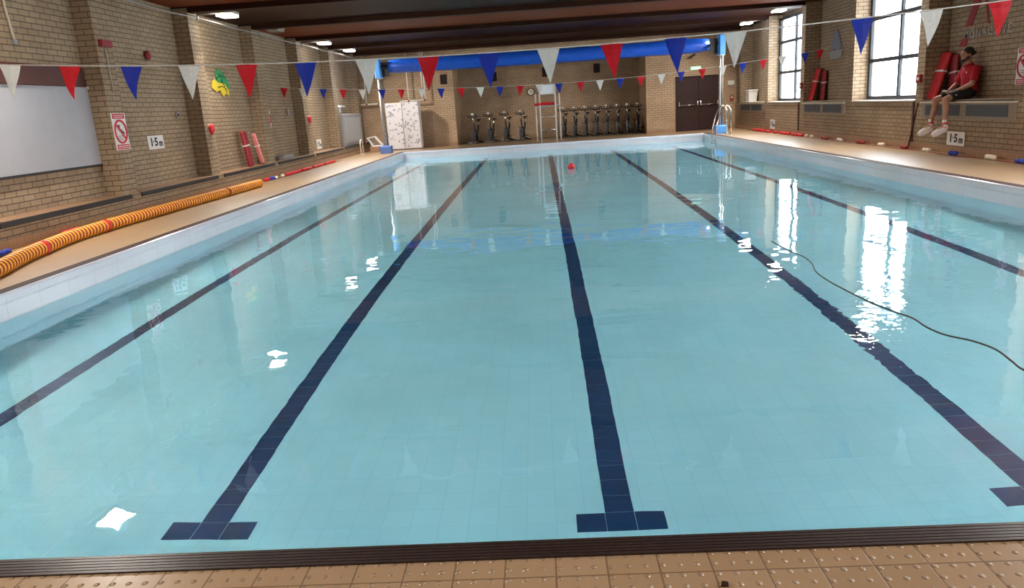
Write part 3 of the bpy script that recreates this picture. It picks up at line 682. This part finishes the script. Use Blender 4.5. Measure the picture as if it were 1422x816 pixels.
# ---- steel pool ladder in the far right corner
t=thing('pool_ladder','steel pool ladder with curved handrails in the far right corner','ladder',(0,0,0))
for y in (25.0,25.55):
    b=MB(); b.tube([(5.70,y,-.95),(5.70,y,-.3),(5.69,y,-.05),(5.73,y,.25),(5.83,y,.62),(5.90,y,.82),(5.97,y,.91),(6.05,y,.93),(6.12,y,.90),(6.17,y,.80),(6.19,y,.5),(6.19,y,.0)],.021,'steel',10); b.build('handrail',t)
    b=MB(); b.lathe([(.05,0),(.045,.02),(.022,.025)],(6.19,y,0.001),(0,0,1),'steel'); b.build('floor_flange',t)
for z in (-.15,-.42,-.70):
    b=MB(); b.b2(5.66,5.74,25.0,25.55,z-.015,z+.015,'steel',bev=.006); b.build('tread',t)
# ---- leaf printed cupboard
t=thing('cupboard','tall white two door cupboard printed with blue grey leaves','cupboard',(-5.09,28.62,0))
b=MB(); b.b2(-.625,.625,0,.48,0.04,1.74,'offwhite'); b.b2(-.6,.6,.03,.45,0,.04,'grey'); b.build('body',t)
b=MB(); b.b2(-.62,.62,-.004,-.001,.05,1.73,'black'); b.build('door_gap',t)
for a,c in ((-.62,-.009),(.009,.62)):
    b=MB(); b.b2(a,c,-.026,-.005,.05,1.73,'leaf',bev=.003); d=b.build('door',t)
    hx=c-.05 if a<-.1 else a+.05
    b=MB(); b.b2(hx-.008,hx+.008,-.045,-.02,.8,.95,'steel'); b.build('handle',d)
# ---- pipes by the far left corner
t=thing('water_pipe','white overhead pipework above the leaf printed cupboard','pipe',(-4.8,29.3,1.79))
b=MB(); b.cyl((-.47,0,0),(.53,0,0),.028,'offwhite'); b.build('horizontal_pipe',t)
for x in (-.11,.44,.53):
    b=MB(); b.cyl((x,0,0.02 if x!=.44 else .5),(x,0,1.80),.024,'offwhite'); b.build('riser_pipe',t)
for x in (-.11,.50):
    b=MB(); b.ball((x,0,0),.045,'darkred',n=12); b.build('valve',t)
t=thing('water_pipe','white T-shaped pipe on the far wall left of the cover post','pipe',(-6.57,29.42,1.76)); b=MB(); b.cyl((-.42,0,0),(.42,0,0),.028,'offwhite'); b.build('horizontal_pipe',t); b=MB(); b.cyl((0,0,.01),(0,0,1.84),.02,'offwhite'); b.build('riser_pipe',t); b=MB(); b.ball((0,0,0),.042,'darkred',n=12); b.build('valve',t)
t=thing('water_pipe','short white pipe on the left wall above the grey heater unit','pipe',(RX+.02,27.0,1.72)); b=MB(); b.cyl((.03,-.8,0),(.03,.8,0),.03,'white'); b.build('horizontal_pipe',t); b=MB(); b.b2(-.02,.07,-.1,.1,-.22,-.02,'ltgrey',bev=.01); b.build('valve_box',t)
# ---- grey heater unit
t=thing('heater_unit','large grey heater unit with a pale ribbed front on the far left ledge','heater',(RX+.21,27.2,.355))
b=MB(); b.b2(-.19,.19,-1.25,1.55,0,1.1,'grey',bev=.015); b.build('casing',t)
b=MB(); b.b2(.19,.205,-1.1,1.3,.12,.95,'ltgrey'); 
for k in range(9): b.b2(.205,.215,-1.08+k*.265,-.88+k*.265,.14,.93,'ltgrey')
b.build('front_panel',t)
# ---- things on the far left deck
t=thing('bent_panel','white bent plastic panel resting on a low wooden box in the far left corner','panel',(-6.2,28.55,0))
b=MB(); b.b2(-.2,.16,-.15,.2,0.0,.2,'cove',bev=.01); b.build('box',t)
b=MB(); b.prism([(-.33,0,.52),(-.02,0,.58),(.0,0,.55),(-.31,0,.49)],(0,.3,0),'white'); b.prism([(-.02,0,.58),(.26,0,.24),(.235,0,.225),(-.03,0,.55)],(0,.3,0),'white'); b.prism([(-.29,0,.50),(-.13,0,.20),(.25,0,.20),(.25,0,.23),(-.11,0,.235),(-.26,0,.51)],(0,.25,0),'white'); b.build('panel',t)
t=thing('grab_rail','slim pale hooped rail standing by the grey heater unit','rail',(-6.42,27.2,0)); b=MB(); b.tube([(0,-.18,0),(0,-.18,.42),(0,-.12,.5),(0,0,.52),(0,.12,.5),(0,.18,.42),(0,.18,0)],.02,'cream',10); b.build('hoop',t); b=MB(); b.b2(-.05,.05,-.25,.25,0,.012,'cream'); b.build('foot_plate',t)
# ---- vents, clock, exit sign and camera on the far wall
def vent(label,x,y,z,w=.25,h=.36):
    t=wall_frame('wall_vent',label,'vent',(x,y,z),FAR,'dark vents on the far wall'); b=MB(); b.b2(-w/2,w/2,-h/2,h/2,0,.02,'wood'); b.build('frame',t)
    b=MB()
    for k in range(6): b.box((0,-h/2+.05+k*(h-.1)/5,.025),(w-.06,.03,.012),'black',rot=Matrix.Rotation(.5,3,'X'))
    b.build('louvre',t)
vent('dark vent on the far wall above the cupboard, left of the recess',-3.56,YW,2.5); vent('leftmost dark vent inside the recess',-1.75,YR,2.55); vent('middle dark vent inside the recess',.36,YR,2.6); vent('rightmost dark vent inside the recess',2.43,YR,2.62)
t=wall_frame('wall_clock','small round wall clock in the recess left of the lifeguard chair','clock',(-.27,YR,1.86),FAR); b=MB(); b.lathe([(.15,0),(.15,.04),(.13,.045)],(0,0,0),(0,0,1),'black'); b.build('rim',t); b=MB(); b.lathe([(.125,.03),(.125,.047)],(0,0,0),(0,0,1),'cream'); b.build('dial',t); b=MB(); b.b2(-.006,.006,0,.09,.047,.05,'black'); b.b2(0,.06,-.006,.006,.047,.05,'black'); b.build('hands',t)
t=wall_frame('exit_sign','green lit exit sign above the dark double door','sign',(5.99,YW,2.29),FAR); b=MB(); b.b2(-.19,.19,-.06,.06,0,.05,'signgreen',bev=.006); b.build('panel',t)
b=MB(); b.ball((-.07,.032,.052),.014,'signlit',n=8); b.tube([(-.07,.015,.052),(-.08,-.01,.052),(-.055,-.025,.052),(-.06,-.045,.052)],.008,'signlit',6); b.tube([(-.08,-.01,.052),(-.11,-.035,.052)],.008,'signlit',6); b.tube([(-.10,.01,.052),(-.07,.012,.052),(-.045,-.003,.052)],.006,'signlit',6); b.b2(.05,.075,-.04,.035,.05,.053,'signlit'); b.prism([(.03,-.01,.05),(.095,-.01,.05),(.0625,-.048,.05)],(0,0,.003),'signlit'); b.build('running_symbol',t)
t=wall_frame('wall_mounted_camera','small brown security camera above the exit sign','camera',(5.86,YW,2.74),FAR); b=MB(); b.box((0,0,.14),(.20,.08,.09),'wood',rot=Matrix.Rotation(.5,3,'Z'),bev=.01); b.build('housing',t); b=MB(); b.cyl((0,0,0),(0,0,.1),.02,'grey'); b.build('arm',t)
t=wall_frame('wall_box','small white box on the far wall right of the door','fitting',(7.3,YW,1.68),FAR); b=MB(); b.b2(-.12,.12,-.08,.08,0,.08,'offwhite',bev=.01); b.build('case',t); b=MB(); b.b2(-.06,.06,-.14,-.08,0.01,.05,'ltgrey'); b.build('tray',t)
t=wall_frame('wall_box','small brown box on the far wall below the white box','fitting',(7.33,YW,1.12),FAR); b=MB(); b.b2(-.06,.06,-.10,.10,0,.06,'hosegroove',bev=.01); b.build('case',t); b=MB(); b.b2(-.03,.03,.0,.06,.06,.064,'cream'); b.build('label_plate',t)
# ---- lifeguard chair and rescue tube
t=thing('lifeguard_chair','tall metal lifeguard chair with a white back panel at the far end','chair',(.34,28.1,0))
for x,y,h_ in ((-.28,-.7,2.02),(.27,-.7,2.0),(-.43,.8,1.75),(.46,.8,1.75)):
    b=MB(); b.cyl((x,y,0),(x,y,h_),.026,'offwhite',10); o=b.build('leg',t)
b=MB(); b.b2(-.26,.26,-.69,-.665,1.68,2.0,'white',bev=.01); b.build('back_panel',t)
b=MB(); b.b2(-.43,.46,-.72,.8,1.24,1.28,'ltgrey'); b.build('platform',t)
for z in (.45,.9): b=MB(); b.cyl((-.28,-.7,z),(.27,-.7,z),.015,'steel',8); b.build('rung',t)
for s in (-1,1):
    b=MB(); b.cyl((-.28 if s<0 else .27,-.7,1.72),(-.43 if s<0 else .46,.8,1.72),.018,'steel',8); b.build('side_rail',t)
t=thing('rescue_tube','red rescue tube lying on the lifeguard chair platform','float',(.26,27.42,1.285)); b=MB(); b.tube([(-.40,.0,.05),(-.36,0,.055),(.0,0,.075),(.3,0,.06),(.36,0,.06)],[.03,.05,.055,.05,.03],'red',12); b.build('foam',t); b=MB(); b.tube([(.36,0,.06),(.40,.08,.02),(.2,.15,.012)],.008,'cord',6); b.build('line',t)
# ---- spin bikes in the recess
def make_bike():
    t=thing('exercise_bike','','exercise bike',(0,0,0),0,'exercise bikes in the far recess')
    b=MB(); b.b2(-.17,.17,-.47,-.40,0.01,.06,'blackmetal',bev=.01); b.b2(-.17,.17,.40,.47,0.01,.06,'blackmetal',bev=.01)
    b.tube([(0,-.43,.05),(0,-.1,.16),(0,.43,.05)],.035,'blackmetal',8); b.tube([(0,.05,.14),(0,-.12,.55),(0,-.2,.80)],.034,'blackmetal',8); b.tube([(0,.06,.16),(0,.18,.45),(0,.24,.70)],.034,'blackmetal',8); b.tube([(0,-.13,.55),(0,.18,.45)],.03,'blackmetal',8); b.build('frame',t)
    b=MB(); b.lathe([(.05,-.025),(.20,-.022),(.225,-.012),(.225,.012),(.20,.022),(.05,.025)],(0,-.26,.30),(1,0,0),'grille',22); b.build('flywheel',t)
    b=MB(); b.cyl((0,.24,.68),(0,.27,.88),.022,'steel',8); b.build('seat_post',t)
    b=MB(); b.ball((0,.30,.905),.12,'black',(.85,1.1,.3),12); b.ball((0,.17,.91),.05,'black',(.8,2,.5),10); b.build('saddle',t)
    b=MB(); b.cyl((0,-.2,.78),(0,-.22,1.02),.022,'steel',8); b.tube([(-.17,-.36,1.12),(-.18,-.28,1.04),(-.1,-.22,1.02),(.1,-.22,1.02),(.18,-.28,1.04),(.17,-.36,1.12)],.02,'blackmetal',8); b.tube([(-.06,-.22,1.02),(-.05,-.38,1.10),(.05,-.38,1.10),(.06,-.22,1.02)],.016,'blackmetal',8); b.build('handlebar',t)
    b=MB(); b.b2(-.045,.045,-.31,-.27,1.06,1.17,'offwhite',bev=.008); b.build('console',t)
    b=MB(); b.cyl((-.07,-.02,.36),(.07,-.02,.36),.06,'blackmetal',12); b.b2(.07,.085,-.04,0,.2,.37,'steel'); b.b2(-.085,-.07,-.04,0,.35,.52,'steel'); b.build('crank',t)
    for s,z in ((1,.2),(-1,.52)): b=MB(); b.b2(min(s*.085,s*.165),max(s*.085,s*.165),-.07,.03,z-.015,z+.015,'black',bev=.004); b.build('pedal',t)
    return t
bike=make_bike()
BX=[(-2.50,30.25),(-1.88,30.3),(-1.26,30.35),(-.64,30.4),(1.02,30.6),(1.44,30.45),(1.86,30.45),(2.28,30.45),(2.70,30.45),(3.11,30.45),(3.51,30.45),(3.91,30.5)]
BL=['first exercise bike at the left end of the recess','second exercise bike from the left end of the recess','third exercise bike from the left end of the recess','fourth exercise bike from the left, nearest the lifeguard chair on its left',
 'exercise bike nearest the lifeguard chair on its right','second exercise bike right of the lifeguard chair','third exercise bike right of the lifeguard chair','fourth exercise bike right of the lifeguard chair','fifth exercise bike right of the lifeguard chair','third exercise bike from the right end of the recess','second exercise bike from the right end of the recess','last exercise bike at the right end of the recess']
for i,((x,y),l) in enumerate(zip(BX,BL)):
    if i==0: bike.location=(x,y,0); bike.rotation_euler=(0,0,-.32); bike['label']=l
    else: dup(bike,(x,y,0),-.32 if x<0 else -.24,l)
# ---- person
def remesh(o,vox,smooth=4):
    m=o.modifiers.new('r','REMESH'); m.mode='VOXEL'; m.voxel_size=vox; m.use_smooth_shade=True
    s=o.modifiers.new('s','SMOOTH'); s.factor=.5; s.iterations=smooth
    dg=bpy.context.evaluated_depsgraph_get(); dg.update()
    me=bpy.data.meshes.new_from_object(o.evaluated_get(dg)); me.name=o.name; mats=[x for x in o.data.materials]; o.modifiers.clear(); o.data=me
    me.materials.clear()
    for x in mats: me.materials.append(x)
    for p in me.polygons: p.use_smooth=True; p.material_index=0
    return o
def limb(b,pts,rs,m,sub=3):
    b.tube(pts,rs,m,14)
    for p,r in zip(pts,rs): b.ball(p,r*.995,m,n=14)
def person():
    t=thing('person','person in red polo and black shorts sitting on the right wall ledge','person',(7.70,14.18,.953))
    o0=Vector((7.70,14.18,.953))
    def V(x,y,z): return Vector((x,y,z))-o0
    b=MB(); S='skin'
    # trunk
    b.ball(V(7.71,14.18,1.06),.15,S,(.80,1.10,.72)); b.ball(V(7.735,14.18,1.20),.135,S,(.8,1.1,1.1)); b.ball(V(7.73,14.19,1.38),.155,S,(.78,1.18,1.0)); b.ball(V(7.735,14.19,1.47),.12,S,(.7,1.5,.55))
    b.tube([V(7.73,14.19,1.10),V(7.735,14.19,1.25),V(7.73,14.19,1.42)],[.125,.12,.125],S,16)
    limb(b,[V(7.73,14.20,1.49),V(7.70,14.21,1.575),V(7.685,14.215,1.63)],[.07,.056,.055],S)
    # head, facing -X
    hx,hy,hz=7.665,14.22,1.72
    b.ball(V(hx+.012,hy,hz+.02),.095,S,(1.05,.80,1.08),20); b.ball(V(hx-.035,hy,hz-.055),.062,S,(.95,.85,1.05),16); b.ball(V(hx-.055,hy,hz-.09),.032,S,(1,1.0,.8),12)
    b.tube([V(hx-.088,hy,hz+.02),V(hx-.108,hy,hz-.018),V(hx-.086,hy,hz-.028)],[.010,.015,.010],S,8)
    b.ball(V(hx-.078,hy,hz-.056),.016,S,(.8,1.5,.6),10)
    for s in (-1,1):
        b.ball(V(hx+.02,hy+s*.078,hz-.005),.03,S,(.6,.3,1),10); b.ball(V(hx-.075,hy+s*.034,hz+.012),.016,S,(.7,1,.7),8)
    # arms
    limb(b,[V(7.735,14.00,1.46),V(7.64,13.93,1.21)],[.058,.046],S); limb(b,[V(7.64,13.93,1.21),V(7.44,14.10,1.09)],[.044,.028],S)
    limb(b,[V(7.735,14.38,1.46),V(7.66,14.46,1.22)],[.058,.046],S); limb(b,[V(7.66,14.46,1.22),V(7.45,14.36,1.09)],[.044,.028],S)
    # hands: palm, four curled fingers and a thumb round the phone
    for s,wx,wy,wz in ((1,7.44,14.10,1.09),(-1,7.45,14.36,1.09)):
        px_,py_,pz_=wx-.055,wy+s*.035,wz-.012
        b.tube([V(wx,wy,wz),V(px_,py_,pz_)],[.026,.030],S,10); b.ball(V(px_,py_,pz_),.036,S,(1.1,.9,.55),12)
        for k,(l,dx) in enumerate(((.062,-.034),(.070,-.014),(.066,.006),(.052,.024))):
            a=V(px_-.030+abs(dx)*.2,py_+s*.005+0,pz_+.006-dx*.5); 
            base=V(px_-.028,py_+s*(.002),pz_)+Vector((dx*.4,0,-dx*.7))
            mid=base+Vector((-.5*l,s*.32*l,.004)); tip=mid+Vector((-.14*l,s*.44*l,.14*l))
            b.tube([base,mid,tip],[.0095,.0088,.0075],S,8); b.ball(tip,.0078,S,n=8); b.ball(mid,.009,S,n=8)
        a=V(px_+.01,py_+s*.01,pz_+.02); mid=a+Vector((-.028,s*.02,.018)); tip=mid+Vector((-.025,s*.018,.004)); b.tube([a,mid,tip],[.012,.0105,.009],S,8); b.ball(tip,.009,S,n=8)
    # legs
    for y0,y1,y2 in ((14.09,14.03,13.93),(14.28,14.36,14.42)):
        limb(b,[V(7.68,y0,1.045),V(7.46,(y0+y1)/2,1.03),V(7.25,y1,.965)],[.088,.076,.056],S)
        limb(b,[V(7.25,y1,.955),V(7.255,(y1*2+y2)/3,.82),V(7.215,y2,.56)],[.054,.056,.034],S)
        limb(b,[V(7.215,y2,.56),V(7.20,y2,.50)],[.034,.036],S); limb(b,[V(7.20,y2,.50),V(7.08,y2+.015,.415)],[.036,.026],S)
    body=b.build('body',t); remesh(body,.0075,3)
    body.data.materials.append(M['hair']); body.data.materials.append(M['darkred'])
    for p in body.data.polygons:
        c=p.center
        for s in (-1,1):
            if (c-V(hx-.082,hy+s*.034,hz+.012)).length<.0125: p.material_index=1
        if (c-V(hx-.085,hy,hz-.056)).length<.016: p.material_index=2
    # hair tied back, beard
    b=MB(); b.ball(V(hx+.024,hy,hz+.042),.099,'hair',(1.06,.86,1.0),20); b.ball(V(hx+.085,hy,hz+.02),.05,'hair',(1.1,1.0,1.0),12); b.ball(V(hx+.125,hy,hz+.025),.036,'hair',(1.25,1,1),12)
    h=b.build('hair',t); remesh(h,.009,3)
    # trim the hair cap off the face
    bm=bmesh.new(); bm.from_mesh(h.data); bmesh.ops.bisect_plane(bm,geom=bm.verts[:]+bm.edges[:]+bm.faces[:],plane_co=V(hx-.045,hy,hz+.035),plane_no=(-.80,0,-.60),clear_outer=True); bmesh.ops.holes_fill(bm,edges=bm.edges[:]); bm.to_mesh(h.data); bm.free()
    b=MB(); b.ball(V(hx-.050,hy,hz-.095),.043,'hair',(1.0,1.15,.85),12); b.ball(V(hx-.005,hy+.058,hz-.055),.03,'hair',(.9,.5,1.4),10); b.ball(V(hx-.005,hy-.058,hz-.055),.03,'hair',(.9,.5,1.4),10); b.tube([V(hx-.005,hy-.058,hz-.075),V(hx-.05,hy-.03,hz-.10),V(hx-.05,hy+.03,hz-.10),V(hx-.005,hy+.058,hz-.075)],.022,'hair',8); remesh(b.build('beard',t),.008,2)
    # polo shirt
    b=MB(); c='shirt'
    b.ball(V(7.735,14.18,1.13),.15,c,(.86,1.14,.9)); b.ball(V(7.74,14.185,1.22),.148,c,(.84,1.14,1.1)); b.ball(V(7.733,14.19,1.38),.168,c,(.80,1.19,1.0)); b.ball(V(7.737,14.19,1.47),.128,c,(.74,1.52,.6)); b.tube([V(7.735,14.185,1.08),V(7.735,14.19,1.42)],[.14,.135],c,18)
    b.tube([V(7.735,14.20,1.48),V(7.705,14.21,1.548)],[.088,.070],c,16)
    for s,sy,ey in ((-1,14.00,13.955),(1,14.38,14.435)): limb(b,[V(7.735,sy,1.46),V(7.672,ey,1.29)],[.068,.066],c)
    remesh(b.build('polo_shirt',t),.010,3)
    b=MB(); b.tube([V(7.62,14.20,1.52),V(7.665,14.13,1.545),V(7.74,14.13,1.565),V(7.765,14.21,1.575),V(7.74,14.29,1.565),V(7.665,14.28,1.545)],.016,'shirt',8,closed=True); b.build('collar',t)
    b=MB(); b.ball(V(7.622,14.11,1.41),.018,'white',(.4,1,1.2),8); o=b.build('chest_badge',t); o['label']='small white chest badge'
    # shorts
    b=MB(); c='shorts'
    b.ball(V(7.70,14.18,1.055),.165,c,(.86,1.12,.68))
    for y0,y1 in ((14.08,14.04),(14.29,14.35)): b.tube([V(7.70,y0,1.05),V(7.52,(y0*2+y1)/3,1.04),V(7.335,y1,.998)],[.102,.098,.088],c,16)
    remesh(b.build('shorts',t),.010,2)
    b=MB(); b.ball(V(7.52,13.985,1.05),.022,'white',(1,.3,1),8); b.ball(V(7.40,13.965,1.03),.018,'white',(1,.3,1),8); o=b.build('shorts_emblem',t); o['label']='small white emblem'
    # trainers
    for y2,nm in ((13.93,''),(14.42,'')):
        b=MB(); c='shoe'
        limb(b,[V(7.235,y2,.485),V(7.16,y2+.01,.445),V(7.085,y2+.02,.405),V(7.04,y2+.022,.375)],[.050,.048,.044,.038],c); b.ball(V(7.222,y2,.53),.048,c,(1,1,1.1),12)
        b.tube([V(7.26,y2,.445),V(7.10,y2+.015,.365),V(7.035,y2+.022,.345)],[.038,.042,.034],c,12)
        sh=b.build('trainer',t); remesh(sh,.008,2)
        b=MB(); b.lathe([(.044,0),(.047,.01),(.047,.03),(.044,.04)],V(7.222,y2,.535),(.1,0,1),'red',14); b.ball(V(7.222,y2-.004,.485),.047,'red',(1,1.02,.45),12); q=b.build('red_panel',sh); q['label']='red ankle panel'
        b=MB(); b.tube([V(7.215,y2,.57),V(7.213,y2,.62)],.040,'white',14); b.build('sock',t)
    return t
person()
t=thing('phone','pale phone held in the seated person\'s hands','phone',(7.35,14.23,1.10))
b=MB(); b.box((0,0,0),(.014,.15,.075),'white',rot=Matrix.Rotation(math.radians(-55),3,'Y'),bev=.004); ph_=b.build('body',t)
b=MB(); b.box((.006,0,.004),(.003,.135,.066),'ltgrey',rot=Matrix.Rotation(math.radians(-55),3,'Y')); b.build('screen',t)

t=thing('chip','small dark brown chip lying on the near deck tiles','debris',(.45,1.855,0.0))
b=MB(); b.prism([(-.011,-.008,.001),(.010,-.010,.001),(.013,.006,.001),(-.004,.011,.001)],(0,0,.006),'wood'); b.build('flake',t)

# ================================================================ LIGHT, CAMERA
LP=300
def floodlight(x,y,sgn,mname,label,z=3.53,power=None):
    if power is None: power=LP
    t=thing('floodlight',label,'light',(x,y,z),0,'floodlights along the wall tops')
    b=MB(); b.box((0,0,.06),(.34,.50,.07),'beige',bev=.02)
    b.b2(-.1,.1,-.1,.1,.07,.11,'beige'); b.build('housing',t)
    b=MB(); b.box((0,0,.0),(.30,.46,.035),mname,bev=.008); b.build('lens',t)
    b=MB(); w=(RX-x) if sgn<0 else (SX-x)
    b.cyl((0,0,.075),(w,0,.06),.02,'grey'); b.build('bracket',t)
    if power:
        la=bpy.data.lights.new('floodlight_lamp','AREA'); la.shape='RECTANGLE'; la.size=.28; la.size_y=.44; la.energy=power; la.color=(1,.93,.84); la.spread=math.radians(145)
        pass
        lo=bpy.data.objects.new('floodlight_lamp',la); COL.objects.link(lo); lo.parent=t; lo.location=(0,0,-.03)
        lo.rotation_euler=(0,math.radians(36)*sgn,0)
    return t
for y,n in ((2.6,'at the near end of the hall'),(9.3,'nearest the projection screen'),(16.25,'beside the green cut-out'),(23.5,'second from the far wall'),(26.6,'nearest the far wall')):
    floodlight(-6.34,y,-1,'lamp','glowing floodlight high on the left wall, '+n)
for y,n in ((2.6,'at the near end of the hall'),(9.3,'over the nearest window'),(16.5,'above the larger window'),(23.3,'above the narrow far window'),(26.8,'nearest the far wall')):
    floodlight(7.12,y,1,'lamp','glowing floodlight high on the right wall, '+n,power=LP*.8)
for sx_,X_,n in ((-1,-6.42,'left'),(1,7.12,'right')):  # unseen lamp pair added behind the camera to brighten the near deck
    floodlight(X_,-1.2,sx_,'lamp','added unseen fill lamp high on the %s wall by the near end wall'%n,power=LP*.55)
for y,n in ((12.6,'above the no diving sign'),(19.4,'third from the far wall')):
    floodlight(-6.42,y,-1,'deadlamp','unlit beige floodlight high on the left wall, '+n,power=0)
w=bpy.data.worlds.new('sky'); SC.world=w; w.use_nodes=True
bg=w.node_tree.nodes['Background']; bg.inputs[0].default_value=(.93,.97,1,1); bg.inputs[1].default_value=13.0
cam=bpy.data.cameras.new('camera'); co=bpy.data.objects.new('camera',cam); COL.objects.link(co)
yaw,pitch,roll,F=-0.0498375602,0.245384750,-0.0652834745,1037.789
cy,sy=math.cos(yaw),math.sin(yaw)
f=Vector((sy*math.cos(pitch),cy*math.cos(pitch),-math.sin(pitch))); r0=Vector((cy,-sy,0)); u0=r0.cross(f)
r=r0*math.cos(roll)+u0*math.sin(roll); u=-r0*math.sin(roll)+u0*math.cos(roll)
co.matrix_world=Matrix(((r.x,u.x,-f.x,0),(r.y,u.y,-f.y,0),(r.z,u.z,-f.z,1.34),(0,0,0,1)))
cam.sensor_fit='HORIZONTAL'; cam.sensor_width=36; cam.lens=F/1422*36; cam.clip_start=.05
SC.camera=co
SC.view_settings.view_transform='Standard'; SC.view_settings.look='None'; SC.view_settings.gamma=1; SC.view_settings.use_curve_mapping=False
SC.view_settings.exposure=0.0
SC.cycles.use_denoising=True
try: SC.cycles.denoiser='OPENIMAGEDENOISE'
except Exception: pass
SC.cycles.max_bounces=10; SC.cycles.diffuse_bounces=5; SC.cycles.glossy_bounces=5; SC.cycles.transmission_bounces=8; SC.cycles.transparent_max_bounces=8
SC.cycles.sample_clamp_indirect=0.0
pass
pass
SC.cycles.caustics_refractive=True; SC.cycles.caustics_reflective=True; SC.cycles.blur_glossy=.3
